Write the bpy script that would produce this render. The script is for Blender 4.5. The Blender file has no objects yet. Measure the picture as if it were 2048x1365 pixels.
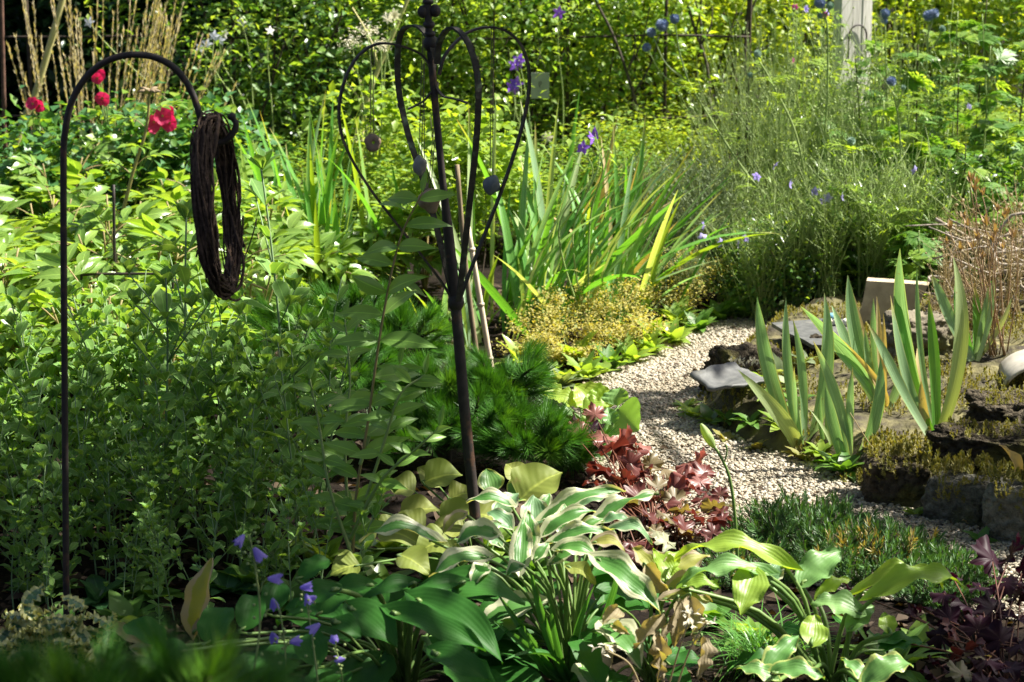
import bpy, math, random
import numpy as np
from mathutils import Vector
rad = math.radians
rng = np.random.RandomState(7)

# ------------------------------------------------------------------ camera, sky, sun, exposure
SC = bpy.context.scene
COL = SC.collection
CAM_H, PITCH, FPX, IW, IH = 1.5, rad(12.9), 3980.0, 2048, 1365
cam_d = bpy.data.cameras.new('camera')
cam = bpy.data.objects.new('camera', cam_d); COL.objects.link(cam)
cam.location = (0, 0, CAM_H); cam.rotation_euler = (rad(90) - PITCH, 0, 0)
cam_d.sensor_width = 36; cam_d.lens = 36 * FPX / IW
cam_d.clip_start = .05; cam_d.clip_end = 3000
cam_d.dof.use_dof = True; cam_d.dof.focus_distance = 4.6; cam_d.dof.aperture_fstop = 8
SC.camera = cam

SUN = Vector((0.60, 0.12, 0.80)).normalized()          # direction towards the sun
elev = math.asin(SUN.z)
world = bpy.data.worlds.new('World'); SC.world = world; world.use_nodes = True
wn = world.node_tree; bg = wn.nodes['Background']
sky = wn.nodes.new('ShaderNodeTexSky'); sky.sky_type = 'NISHITA'; sky.sun_disc = False; sky.air_density = .7; sky.dust_density = 3.; sky.ozone_density = .6
sky.sun_elevation = elev; sky.sun_rotation = math.atan2(SUN.x, SUN.y)
wn.links.new(sky.outputs[0], bg.inputs[0]); bg.inputs[1].default_value = .05
sl = bpy.data.lights.new('sun', 'SUN'); sl.energy = 5.0; sl.angle = rad(.55); sl.color = (1, .955, .86)
so = bpy.data.objects.new('sun', sl); COL.objects.link(so); so.location = (3, 3, 8)
so.rotation_euler = SUN.to_track_quat('Z', 'Y').to_euler()
SC.view_settings.view_transform = 'Standard'; SC.view_settings.look = 'None'
SC.view_settings.exposure = 1.62; SC.view_settings.gamma = 1
SC.view_settings.use_curve_mapping = False
SC.render.engine = 'CYCLES'
cy = SC.cycles
cy.use_denoising = True; cy.max_bounces = 7; cy.diffuse_bounces = 3; cy.glossy_bounces = 2
cy.transmission_bounces = 5; cy.transparent_max_bounces = 6; cy.caustics_reflective = False; cy.caustics_refractive = False
cy.sample_clamp_indirect = 6

# ------------------------------------------------------------------ pixel -> place
cp, sp = math.cos(PITCH), math.sin(PITCH)
def ray(px, py):
    a = (px - IW / 2) / FPX; b = -(py - IH / 2) / FPX
    return np.array((a, cp + b * sp, -sp + b * cp))
def at(px, py, d):                     # the point on that sight line d metres in front of the camera (along the ground)
    r = ray(px, py); t = d / r[1]
    return np.array((r[0] * t, d, CAM_H + r[2] * t))
def gr(px, py, z=0.):                  # where the sight line meets the height z
    r = ray(px, py); t = (z - CAM_H) / r[2]
    return np.array((r[0] * t, r[1] * t, z))
def mpp(d): return d / FPX * 1.03      # metres per photo pixel at distance d

# ------------------------------------------------------------------ mesh collecting
def R3(az, el=0., roll=0.):
    az, el, roll = np.broadcast_arrays(np.asarray(az, float), np.asarray(el, float), np.asarray(roll, float))
    x = np.stack([np.cos(el) * np.cos(az), np.cos(el) * np.sin(az), np.sin(el)], -1)
    y0 = np.stack([-np.sin(az), np.cos(az), 0 * az], -1)
    z0 = np.cross(x, y0)
    c, s = np.cos(roll)[..., None], np.sin(roll)[..., None]
    y = y0 * c + z0 * s; z = z0 * c - y0 * s
    return np.stack([x, y, z], -1)     # columns are the axes
def nrm(v): v = np.asarray(v, float); return v / (np.linalg.norm(v) + 1e-12)
class MB:
    def __init__(s): s.v, s.f, s.m, s.a, s.n = [], [], [], [], 0
    def raw(s, V, F, uv=None, rnd=.5, mi=0):
        V = np.asarray(V, float).reshape(-1, 3)
        a = np.zeros((len(V), 3)); a[:, 2] = rnd
        if uv is not None: a[:, :2] = uv
        F = [np.asarray(f) + s.n for f in (F if isinstance(F, list) and len(F) and np.ndim(F[0]) == 2 else [np.asarray(F)])]
        for f in F: s.f.append(f); s.m.append(np.full(len(f), mi))
        s.v.append(V); s.a.append(a); s.n += len(V)
    def inst(s, T, R, P, S=1., mi=0, rnd=None):      # many placed copies of a template, joined
        V, F, uv = T; N = len(P); P = np.asarray(P, float)
        S = np.broadcast_to(np.asarray(S, float), (N,))
        W = np.einsum('nij,vj->nvi', R, V) * S[:, None, None] + P[:, None, :]
        nv = len(V); off = np.arange(N)[:, None, None] * nv
        FF = (F[None] + off).reshape(-1, F.shape[1])
        if rnd is None: rnd = rng.rand(N)
        s.raw(W.reshape(-1, 3), FF, np.tile(uv, (N, 1)), np.repeat(np.broadcast_to(rnd, (N,)), nv), mi)
    def tube(s, P, r, n=6, mi=0, rnd=.5, cap=True):
        P = np.asarray(P, float); k = len(P); r = np.broadcast_to(np.asarray(r, float), (k,))
        t = np.gradient(P, axis=0); t /= np.linalg.norm(t, axis=1)[:, None] + 1e-12
        up = np.array((0, 0, 1.)) if abs(t[0][2]) < .9 else np.array((1., 0, 0))
        u = np.zeros((k, 3)); q = nrm(np.cross(t[0], up))
        for i in range(k):
            q = nrm(q - t[i] * q.dot(t[i])); u[i] = q
        w = np.cross(t, u); a = np.arange(n) * 2 * math.pi / n
        V = P[:, None] + r[:, None, None] * (np.cos(a)[None, :, None] * u[:, None] + np.sin(a)[None, :, None] * w[:, None])
        i, j = np.meshgrid(np.arange(k - 1), np.arange(n), indexing='ij'); j2 = (j + 1) % n
        F = np.stack([i * n + j, i * n + j2, (i + 1) * n + j2, (i + 1) * n + j], -1).reshape(-1, 4)
        uv = np.stack([np.tile(a / 6.283, k), np.repeat(np.linspace(0, 1, k), n)], -1)
        V = V.reshape(-1, 3); Fs = [F]
        if cap:
            V = np.vstack([V, P[:1], P[-1:]]); uv = np.vstack([uv, [[0, 0], [0, 1]]])
            jj = np.arange(n); b = k * n
            Fs += [np.stack([(jj + 1) % n, jj, np.full(n, b)], -1), np.stack([(k - 1) * n + jj, (k - 1) * n + (jj + 1) % n, np.full(n, b + 1)], -1)]
        s.raw(V, Fs, uv, rnd, mi)
    def mesh(s, name, mats, smooth=True):
        me = bpy.data.meshes.new(name)
        V = np.concatenate(s.v); A = np.concatenate(s.a)
        me.vertices.add(len(V)); me.vertices.foreach_set('co', V.ravel().astype(np.float32))
        loops = np.concatenate([f.ravel() for f in s.f]).astype(np.int32)
        tot = np.concatenate([np.full(len(f), f.shape[1]) for f in s.f]).astype(np.int32)
        me.loops.add(len(loops)); me.loops.foreach_set('vertex_index', loops)
        me.polygons.add(len(tot)); st = np.concatenate([[0], np.cumsum(tot)[:-1]]).astype(np.int32)
        me.polygons.foreach_set('loop_start', st); me.polygons.foreach_set('loop_total', tot)
        me.polygons.foreach_set('material_index', np.concatenate(s.m).astype(np.int32))
        me.polygons.foreach_set('use_smooth', np.full(len(tot), smooth))
        at_ = me.attributes.new('lc', 'FLOAT_VECTOR', 'POINT'); at_.data.foreach_set('vector', A.ravel().astype(np.float32))
        for m in (mats if isinstance(mats, (list, tuple)) else [mats]): me.materials.append(m)
        me.update(calc_edges=True); me.validate()
        return me
    def obj(s, name, mats, parent=None, smooth=True, stuff=False):
        o = put(name, s.mesh(name, mats, smooth), parent)
        if stuff: o['kind'] = 'stuff'
        return o
def put(name, data, parent=None, loc=(0, 0, 0), rot=(0, 0, 0), sc=1.):
    o = bpy.data.objects.new(name, data); COL.objects.link(o)
    o.location = loc; o.rotation_euler = rot
    o.scale = (sc,) * 3 if np.isscalar(sc) else sc
    if parent: o.parent = parent
    return o
def tag(o, label, cat, group=None):
    o['label'] = label; o['category'] = cat
    if group: o['group'] = group
    return o
def thing(name, label, cat, loc=(0, 0, 0), group=None, rz=0., sc=1.):
    return tag(put(name, None, None, loc, (0, 0, rz), sc), label, cat, group)
def structure(o): o['kind'] = 'structure'; return o
def spline(P, n):                       # Catmull-Rom through the points
    P = np.asarray(P, float); P = np.vstack([2 * P[0] - P[1], P, 2 * P[-1] - P[-2]])
    k = len(P) - 3; t = np.linspace(0, k - 1e-6, n); i = t.astype(int); f = (t - i)[:, None]
    a, b, c, d = P[i], P[i + 1], P[i + 2], P[i + 3]
    return .5 * (2 * b + (c - a) * f + (2 * a - 5 * b + 4 * c - d) * f ** 2 + (3 * b - a - 3 * c + d) * f ** 3)

# ------------------------------------------------------------------ leaf outlines
def prof(kind, v):
    if kind == 'lance': return np.clip(np.sin(math.pi * v ** .75), 0, 1) ** 1.1
    if kind == 'ovate': return np.clip(np.sin(math.pi * v ** .62), 0, 1) ** .85
    if kind == 'obovate': return np.clip(np.sin(math.pi * v ** 1.5), 0, 1) ** .8
    if kind == 'hosta': return np.clip(np.minimum((v / .26) ** .5, 1) * (1 - np.clip((v - .26) / .74, 0, 1) ** 1.9) ** .9, 0, 1)
    if kind == 'strap': return np.clip(np.minimum(.55 + v * 1.2, 1) * (1 - np.clip((v - .45) / .55, 0, 1) ** 2.2), 0, 1)
    if kind == 'blade': return np.clip(np.minimum(.7 + v * .6, 1) * (1 - np.clip((v - .5) / .5, 0, 1) ** 2.4), 0, 1)
    if kind == 'grass': return 1 - v ** 2
    if kind == 'round': return np.sqrt(np.clip(1 - (2 * v - 1) ** 2, 0, 1)) ** .9
    return 1 - v * 0
def grid_faces(nv, nu):
    i, j = np.meshgrid(np.arange(nv), np.arange(nu), indexing='ij'); w = nu + 1
    return np.stack([i * w + j, i * w + j + 1, (i + 1) * w + j + 1, (i + 1) * w + j], -1).reshape(-1, 4)
def leaf(L, W, kind='ovate', nv=3, nu=2, bend=.4, fold=.25, wave=0., wf=2.5, x0=0., seed=0):
    v = np.linspace(0, 1, nv + 1); u = np.linspace(-1, 1, nu + 1)
    th = -bend * v; dx = np.cos(th); dz = np.sin(th)
    cx = np.concatenate([[0], np.cumsum((dx[1:] + dx[:-1]) / 2)]) / nv * L
    cz = np.concatenate([[0], np.cumsum((dz[1:] + dz[:-1]) / 2)]) / nv * L
    w = np.maximum(prof(kind, v), .03) * W / 2
    U, Vv = np.meshgrid(u, v); ww = w[:, None]
    X = x0 + cx[:, None] + 0 * U; Y = U * ww
    Z = cz[:, None] + np.abs(U) * ww * fold + wave * np.sin(wf * 6.283 * Vv + seed + (U > 0) * 1.3) * U ** 2 * ww / (W / 2)
    if kind == 'hosta': X = X - .16 * L * np.abs(U) ** 1.6 * (1 - Vv) ** 5
    return np.stack([X, Y, Z], -1).reshape(-1, 3), grid_faces(nv, nu), np.stack([U, Vv], -1).reshape(-1, 2)
def leaf_between(B, T, W, kind='hosta', N=(0, 0, 1), arch=.1, fold=.15, wave=0., wf=2.5, nv=14, nu=8, seed=0., twist=0., curl=0.):
    """a leaf from its base B to its tip T; N is about where its upper side faces"""
    B, T = np.asarray(B, float), np.asarray(T, float); ax = T - B; L = np.linalg.norm(ax); a = ax / L
    N = np.asarray(N, float); N = nrm(N - a * N.dot(a)); S = np.cross(N, a)
    v = np.linspace(0, 1, nv + 1); u = np.linspace(-1, 1, nu + 1); U, Vv = np.meshgrid(u, v)
    w = np.maximum(prof(kind, v), .02)[:, None] * W / 2
    A_ = arch * L * 4 * (Vv * (1 - Vv)) - curl * L * np.clip(Vv - .6, 0, 1) ** 2 * 3
    ang = twist * (Vv - .3); c, s_ = np.cos(ang), np.sin(ang)
    y = U * w; h = np.abs(U) ** 1.3 * w * fold * 2 + wave * np.sin(wf * 6.283 * Vv + seed + (U > 0) * 1.7) * np.abs(U) ** 2.2 * np.clip(Vv * 4, 0, 1)
    h = h + .12 * wave * np.sin(wf * 10.1 * Vv + seed * 2 + U * 2)
    along = Vv * L
    if kind == 'hosta': along = along - .17 * L * np.abs(U) ** 1.6 * (1 - Vv) ** 5
    P = B + along[..., None] * a + (y * c - h * s_)[..., None] * S + (A_ + y * s_ + h * c)[..., None] * N
    return P.reshape(-1, 3), grid_faces(nv, nu), np.stack([U, Vv], -1).reshape(-1, 2)
def lobed(Rd, nl=7, depth=.3, teeth=.08, ruffle=.12, nr=4, nt=56, seed=0., span=2.75, cup=.2):
    """a palmate leaf; its stalk joins at the origin, the middle lobe points along +x"""
    r = np.linspace(0, 1, nr + 1)[1:]; t = np.linspace(-span, span, nt + 1)
    lob = (.5 + .5 * np.cos(t * nl / span * math.pi * (1 - 1 / nl))) ** .55; rs = np.random.RandomState(int(seed * 1000)); tooth = np.convolve(rs.rand(nt + 1) - .5, (.3, .4, .3), 'same') * 3
    out = Rd * (1 - depth + depth * lob) * (1 + teeth * (np.sin(t * nl * 3.1 + seed) * .6 + tooth)) * (.78 + .22 * np.cos(t * .62))
    Rr, Tt = np.meshgrid(r, np.arange(nt + 1), indexing='ij')
    rr = Rr * out[Tt]; tt = t[Tt]
    Z = rr * (-cup * Rr) + ruffle * Rd * Rr ** 3.5 * (np.sin(tt * 5.3 + seed) + .7 * np.sin(tt * 9.1 + seed * 3)) + .12 * Rd * Rr ** 2 * np.cos(tt * 2 + seed * 2)
    V = np.stack([rr * np.cos(tt), rr * np.sin(tt), Z], -1).reshape(-1, 3); w = nt + 1
    i, j = np.meshgrid(np.arange(nr - 1), np.arange(nt), indexing='ij')
    Q = np.stack([i * w + j, (i + 1) * w + j, (i + 1) * w + j + 1, i * w + j + 1], -1).reshape(-1, 4)
    jj = np.arange(nt); b = nr * w
    C = np.stack([np.full(nt, b), jj, jj + 1, jj + 1], -1)[:, :3]
    V = np.vstack([V, [[0, 0, 0]]]); uv = np.vstack([np.stack([Rr, tt / span], -1).reshape(-1, 2), [[0, 0]]])
    return V, [Q, C], uv

# ------------------------------------------------------------------ materials
def new_mat(name):
    m = bpy.data.materials.new(name); m.use_nodes = True; nt = m.node_tree; nt.nodes.clear()
    return m, nt, nt.nodes.new('ShaderNodeOutputMaterial')
def N_(nt, t, **k):
    n = nt.nodes.new(t)
    for a, b in k.items(): setattr(n, a, b)
    return n
def mth(nt, op, a, b=None, c=None):
    n = N_(nt, 'ShaderNodeMath', operation=op)
    for i, x in enumerate((a, b, c)):
        if x is None: continue
        if isinstance(x, (int, float)): n.inputs[i].default_value = x
        else: nt.links.new(x, n.inputs[i])
    return n.outputs[0]
def mixc(nt, f, a, b, bt='MIX'):
    n = N_(nt, 'ShaderNodeMix', data_type='RGBA', blend_type=bt)
    for s, x in ((n.inputs[0], f), (n.inputs[6], a), (n.inputs[7], b)):
        if isinstance(x, (int, float)): s.default_value = x
        elif isinstance(x, (tuple, list)): s.default_value = (*x[:3], 1)
        else: nt.links.new(x, s)
    return n.outputs[2]
def noise(nt, scale, detail=3., coord='Object', rough=.55, vec=None):
    n = N_(nt, 'ShaderNodeTexNoise'); n.inputs['Scale'].default_value = scale; n.inputs['Detail'].default_value = detail
    n.inputs['Roughness'].default_value = rough
    if vec is None: vec = N_(nt, 'ShaderNodeTexCoord').outputs[coord]
    nt.links.new(vec, n.inputs['Vector']); return n.outputs['Fac']
def ramp(nt, f, lo, hi):
    n = N_(nt, 'ShaderNodeMapRange'); n.inputs[1].default_value = lo; n.inputs[2].default_value = hi; n.clamp = True
    nt.links.new(f, n.inputs[0]); return n.outputs[0]
def bump(nt, h, strength, dist):
    b = N_(nt, 'ShaderNodeBump'); b.inputs['Strength'].default_value = strength; b.inputs['Distance'].default_value = dist
    nt.links.new(h, b.inputs['Height']); return b.outputs[0]
def leaf_mat(name, c1, c2, trans=.42, rough=.42, margin=None, m0=.62, veins=None, vstr=.25, edge=None, blotch=None, tip=None, base=None, spec=.5, tcol=None):
    m, nt, out = new_mat(name)
    at_ = N_(nt, 'ShaderNodeAttribute', attribute_name='lc'); sx = N_(nt, 'ShaderNodeSeparateXYZ'); nt.links.new(at_.outputs['Vector'], sx.inputs[0])
    U, V, K = sx.outputs
    oi = N_(nt, 'ShaderNodeObjectInfo')
    k = mth(nt, 'FRACT', mth(nt, 'ADD', K, mth(nt, 'MULTIPLY', oi.outputs['Random'], 3.7)))
    nz = noise(nt, 60, 2)
    col = mixc(nt, mth(nt, 'MULTIPLY_ADD', nz, .5, mth(nt, 'MULTIPLY', k, .75)), c1, c2)
    au = mth(nt, 'ABSOLUTE', U)
    if blotch: col = mixc(nt, ramp(nt, noise(nt, blotch[1], 4), blotch[2], blotch[2] + .1), col, blotch[0])
    if margin:
        f = ramp(nt, mth(nt, 'ADD', au, mth(nt, 'MULTIPLY', mth(nt, 'SUBTRACT', noise(nt, 45, 3), .5), .55)), m0, m0 + .07)
        col = mixc(nt, f, col, margin)
    if edge: col = mixc(nt, ramp(nt, au, .82, .95), col, edge)
    if tip: col = mixc(nt, ramp(nt, mth(nt, 'ADD', V, mth(nt, 'MULTIPLY', k, .25)), 1.02, 1.16), col, tip)
    if base: col = mixc(nt, ramp(nt, V, .3, .0), col, base)
    h = None
    if veins == 'parallel':
        h = mth(nt, 'SINE', mth(nt, 'MULTIPLY', au, 26.))
    elif veins == 'pinnate':
        h = mth(nt, 'SINE', mth(nt, 'MULTIPLY', mth(nt, 'SUBTRACT', V, mth(nt, 'MULTIPLY', au, .22)), 48.))
        col = mixc(nt, mth(nt, 'MULTIPLY', ramp(nt, au, .09, .02), .45), col, tuple(min(1, x * 2.2) for x in c2))
    elif veins == 'iris':
        h = mth(nt, 'SINE', mth(nt, 'MULTIPLY', U, 30.))
        cb = N_(nt, 'ShaderNodeCombineXYZ'); nt.links.new(mth(nt, 'MULTIPLY', U, 7.), cb.inputs[0]); nt.links.new(mth(nt, 'MULTIPLY', V, 1.6), cb.inputs[1]); nt.links.new(mth(nt, 'MULTIPLY', K, 40.), cb.inputs[2])
        stn = noise(nt, 1.6, 4, vec=cb.outputs[0]); col = mixc(nt, mth(nt, 'MULTIPLY', ramp(nt, stn, .45, .7), .6), col, tuple(min(1, x * 1.7 + .05) for x in c2)); col = mixc(nt, ramp(nt, noise(nt, 55, 3), .7, .76), col, (.3, .2, .07))
    elif veins == 'palmate':
        s = mth(nt, 'ABSOLUTE', mth(nt, 'SINE', mth(nt, 'MULTIPLY', V, 11.)))
        col = mixc(nt, mth(nt, 'MULTIPLY', ramp(nt, s, .12, .0), .6), col, tuple(x * .45 for x in c1)); h = s
    p = N_(nt, 'ShaderNodeBsdfPrincipled'); nt.links.new(col, p.inputs['Base Color'])
    p.inputs['Roughness'].default_value = rough; p.inputs['Specular IOR Level'].default_value = spec
    tr = N_(nt, 'ShaderNodeBsdfTranslucent'); tc = mixc(nt, 1., col, tcol or (1.65, 1.5, .45), 'MULTIPLY'); nt.links.new(tc, tr.inputs[0])
    if h is not None:
        b = bump(nt, h, vstr * .3, .001); nt.links.new(b, p.inputs['Normal'])
    mx = N_(nt, 'ShaderNodeMixShader'); mx.inputs[0].default_value = trans
    nt.links.new(p.outputs[0], mx.inputs[1]); nt.links.new(tr.outputs[0], mx.inputs[2]); nt.links.new(mx.outputs[0], out.inputs[0])
    return m
def solid(name, c1, c2=None, rough=.8, nscale=20., bstr=.3, bdist=.004, metal=0., detail=5, lo=.35, hi=.65, c3=None, n3=4., lo3=.5, stretch=None, spec=.4):
    m, nt, out = new_mat(name); c2 = c2 or tuple(x * .6 for x in c1)
    vec = N_(nt, 'ShaderNodeTexCoord').outputs['Object']
    if stretch:
        mp = N_(nt, 'ShaderNodeMapping'); mp.inputs['Scale'].default_value = stretch; nt.links.new(vec, mp.inputs[0]); vec = mp.outputs[0]
    nz = noise(nt, nscale, detail, vec=vec); col = mixc(nt, ramp(nt, nz, lo, hi), c1, c2)
    if c3: col = mixc(nt, ramp(nt, noise(nt, n3, 5), lo3, lo3 + .12), col, c3)
    hv = N_(nt, 'ShaderNodeHueSaturation'); nt.links.new(mth(nt, 'MULTIPLY_ADD', N_(nt, 'ShaderNodeObjectInfo').outputs['Random'], .5, .75), hv.inputs['Value']); nt.links.new(col, hv.inputs['Color']); col = hv.outputs[0]
    p = N_(nt, 'ShaderNodeBsdfPrincipled'); nt.links.new(col, p.inputs['Base Color']); p.inputs['Roughness'].default_value = rough
    p.inputs['Metallic'].default_value = metal; p.inputs['Specular IOR Level'].default_value = spec
    nt.links.new(bump(nt, nz, bstr, bdist), p.inputs['Normal']); nt.links.new(p.outputs[0], out.inputs[0])
    return m
def attr_mat(name, cols, rough=.7, bscale=90.):           # colour picked per piece from a list
    m, nt, out = new_mat(name)
    at_ = N_(nt, 'ShaderNodeAttribute', attribute_name='lc'); sx = N_(nt, 'ShaderNodeSeparateXYZ'); nt.links.new(at_.outputs['Vector'], sx.inputs[0])
    cr = N_(nt, 'ShaderNodeValToRGB'); cr.color_ramp.interpolation = 'LINEAR'; e = cr.color_ramp.elements
    while len(e) < len(cols): e.new(.5)
    for i, c in enumerate(cols): e[i].position = i / (len(cols) - 1); e[i].color = (*c, 1)
    nt.links.new(sx.outputs[2], cr.inputs[0])
    nz = noise(nt, bscale, 4); col = mixc(nt, mth(nt, 'MULTIPLY', nz, .45), cr.outputs[0], (.2, .18, .12)); col = mixc(nt, mth(nt, 'MULTIPLY', ramp(nt, noise(nt, 4.5, 6), .47, .7), .75), col, (.17, .135, .075))
    p = N_(nt, 'ShaderNodeBsdfPrincipled'); nt.links.new(col, p.inputs['Base Color']); p.inputs['Roughness'].default_value = rough
    nt.links.new(p.outputs[0], out.inputs[0]); return m

M = {}
M['herb'] = leaf_mat('herb_leaf', (.115, .25, .06), (.19, .33, .085), .4, .65, edge=(.32, .45, .2), veins='pinnate', vstr=.15, spec=.15)
M['herb_stem'] = leaf_mat('herb_stem', (.17, .27, .12), (.22, .32, .15), .1, .7)
M['peony'] = leaf_mat('peony_leaf', (.11, .235, .04), (.24, .36, .075), .46, .28, veins='pinnate', vstr=.2, spec=.7)
M['peony_stem'] = leaf_mat('peony_stem', (.22, .2, .06), (.3, .22, .09), .05, .6)
M['rose'] = leaf_mat('rose_leaf', (.035, .12, .045), (.08, .2, .06), .35, .36, veins='pinnate', vstr=.15, spec=.7)
M['lime'] = leaf_mat('lime_leaf', (.16, .28, .03), (.27, .38, .05), .5, .42)
M['climb'] = leaf_mat('climber_leaf', (.11, .24, .04), (.3, .42, .08), .48, .28, spec=.9)
M['yell'] = leaf_mat('yellow_green_leaf', (.26, .37, .025), (.42, .5, .06), .52, .4)
M['mid'] = leaf_mat('mid_green_leaf', (.06, .17, .03), (.14, .27, .045), .42, .46, spec=.45)
M['dark'] = leaf_mat('dark_hedge_leaf', (.012, .04, .012), (.03, .08, .02), .25, .35)
M['grey'] = leaf_mat('grey_green_leaf', (.17, .25, .12), (.27, .33, .18), .4, .6)
M['iris'] = leaf_mat('iris_leaf', (.14, .28, .1), (.25, .38, .2), .44, .42, veins='iris', vstr=.12, edge=(.4, .45, .15), tip=(.45, .33, .1), base=(.42, .5, .33), spec=.45, tcol=(1.25, 1.35, .65))
M['sword'] = leaf_mat('sword_leaf', (.05, .2, .03), (.13, .32, .05), .42, .38, veins='iris', vstr=.1, tip=(.4, .3, .1), spec=.5)
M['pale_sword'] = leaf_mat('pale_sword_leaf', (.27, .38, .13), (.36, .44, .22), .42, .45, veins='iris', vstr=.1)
M['dry'] = leaf_mat('dry_leaf', (.42, .3, .13), (.55, .43, .22), .35, .7, blotch=((.2, .13, .06), 40, .62))
M['wither'] = leaf_mat('withered_leaf', (.24, .195, .11), (.33, .27, .165), .3, .75, veins='parallel', vstr=.9, blotch=((.3, .3, .1), 14, .55))
M['wilt'] = leaf_mat('wilting_leaf', (.25, .29, .05), (.32, .31, .07), .42, .6, veins='parallel', vstr=.6, margin=(.4, .32, .21), m0=.55)
M['pine'] = leaf_mat('pine_needle', (.026, .105, .012), (.065, .19, .02), .24, .45, spec=.4, tip=None)
M['pine_lit'] = leaf_mat('sunlit_pine_needle', (.07, .19, .014), (.12, .26, .025), .22, .42)  # brighter copy of the pine needle, sunlit tufts put into the colour
M['hosta_v'] = leaf_mat('variegated_hosta_leaf', (.06, .18, .035), (.1, .25, .05), .36, .42, margin=(.5, .51, .33), m0=.52, veins='parallel', vstr=.6, spec=.5)
M['hosta_b'] = leaf_mat('blue_hosta_leaf', (.11, .24, .1), (.17, .3, .14), .34, .45, margin=(.46, .48, .32), m0=.74, veins='parallel', vstr=.6)
M['hosta_l'] = leaf_mat('lime_hosta_leaf', (.22, .37, .045), (.32, .45, .06), .48, .42, veins='parallel', vstr=.65, blotch=((.5, .42, .1), 22, .74))
M['hosta_g'] = leaf_mat('green_hosta_leaf', (.14, .3, .08), (.2, .36, .11), .36, .45, veins='parallel', vstr=.65)
M['hosta_m'] = leaf_mat('edged_hosta_leaf', (.1, .26, .06), (.16, .3, .08), .36, .42, margin=(.45, .52, .16), m0=.78, veins='parallel', vstr=.55)
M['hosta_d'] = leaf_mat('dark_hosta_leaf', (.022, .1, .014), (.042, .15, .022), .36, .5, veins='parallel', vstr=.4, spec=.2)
M['yel_big'] = leaf_mat('yellowing_leaf', (.17, .24, .03), (.24, .27, .05), .42, .6, veins='pinnate', vstr=.5, blotch=((.3, .2, .08), 18, .68))
M['petiole'] = leaf_mat('petiole', (.09, .18, .035), (.15, .24, .055), .15, .5)
M['heu_r'] = leaf_mat('red_heuchera_leaf', (.075, .018, .016), (.15, .045, .035), .36, .42, veins='palmate', vstr=.4, tcol=(1.5, .9, .6), blotch=((.07, .05, .025), 26, .58))
M['heu_p'] = leaf_mat('pink_heuchera_leaf', (.22, .07, .065), (.32, .14, .11), .4, .42, veins='palmate', vstr=.4, tcol=(1.5, .9, .7), blotch=((.16, .05, .04), 22, .56))
M['heu_o'] = leaf_mat('olive_heuchera_leaf', (.13, .13, .06), (.2, .15, .08), .35, .45, veins='palmate', vstr=.4)
M['heu_d'] = leaf_mat('dark_heuchera_leaf', (.011, .002, .008), (.026, .005, .012), .22, .5, spec=.15, veins='palmate', vstr=.4, tcol=(2.2, .5, 1.3))
M['heu_w'] = leaf_mat('pale_heuchera_leaf', (.38, .37, .24), (.3, .34, .2), .4, .5, veins='palmate', vstr=.4)
M['heu_stem'] = leaf_mat('heuchera_stalk', (.09, .03, .02), (.16, .06, .03), .1, .5)
M['alch'] = leaf_mat('frothy_flower', (.34, .33, .07), (.42, .37, .11), .4, .7)
M['heath'] = leaf_mat('heath_needle', (.035, .1, .03), (.08, .18, .04), .25, .5)
M['heath_y'] = leaf_mat('heath_needle_yellow', (.28, .27, .07), (.3, .22, .07), .25, .5)
M['sedum'] = leaf_mat('sedum_leaf', (.14, .16, .03), (.26, .23, .06), .3, .7)
M['moss'] = solid('mossy_soil', (.1, .09, .035), (.03, .022, .013), nscale=22, bstr=.9, bdist=.02, c3=(.17, .15, .06), n3=9, lo3=.52)
M['straw'] = leaf_mat('straw', (.32, .26, .13), (.42, .35, .2), .3, .7)
M['rust_seed'] = leaf_mat('dry_seed_head', (.28, .18, .1), (.38, .27, .16), .25, .8)
M['plume'] = leaf_mat('grass_plume', (.46, .4, .24), (.58, .52, .35), .3, .8)
M['stem'] = leaf_mat('green_stem', (.2, .3, .08), (.3, .38, .13), .15, .6)
M['twig'] = solid('brown_twig', (.07, .05, .03), (.03, .02, .014), nscale=50, bstr=.4)
M['bark'] = solid('bark', (.09, .07, .05), (.035, .027, .02), nscale=18, bstr=.8, bdist=.01, stretch=(3, 3, .7))
M['rose_fl'] = leaf_mat('red_petal', (.5, .012, .075), (.56, .03, .13), .4, .5, tcol=(1.2, .6, .9))
M['purple'] = leaf_mat('purple_petal', (.2, .06, .62), (.3, .13, .72), .4, .5, tcol=(1.1, .8, 1.2))
M['lav'] = leaf_mat('lavender_petal', (.36, .3, .68), (.46, .42, .75), .4, .6, tcol=(1.1, 1, 1.2))
M['white_fl'] = leaf_mat('white_petal', (.75, .74, .68), (.8, .78, .75), .4, .6, tcol=(1, 1, 1))
M['pale_lav'] = leaf_mat('pale_lavender_petal', (.6, .62, .78), (.68, .7, .82), .4, .6, tcol=(1, 1, 1))
M['magenta'] = leaf_mat('magenta_petal', (.65, .03, .3), (.6, .05, .35), .3, .6, tcol=(1, .8, 1))
M['cream'] = leaf_mat('cream_floret', (.68, .62, .45), (.75, .7, .55), .4, .7, tcol=(1, 1, .9))
M['thistle'] = leaf_mat('globe_thistle_head', (.13, .19, .36), (.27, .34, .48), .1, .7, tcol=(1, 1, 1))
M['thistle_g'] = leaf_mat('green_thistle_head', (.2, .33, .24), (.3, .42, .32), .1, .7, tcol=(1, 1, 1))
M['iron'] = solid('rusty_iron', (.035, .026, .022), (.018, .013, .011), rough=.62, nscale=45, bstr=.5, bdist=.002, c3=(.09, .045, .025), n3=30, lo3=.58)
M['iron_moss'] = solid('lichened_iron', (.05, .045, .035), (.02, .016, .013), rough=.8, nscale=60, bstr=.7, bdist=.003, c3=(.12, .16, .1), n3=28, lo3=.56)
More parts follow.
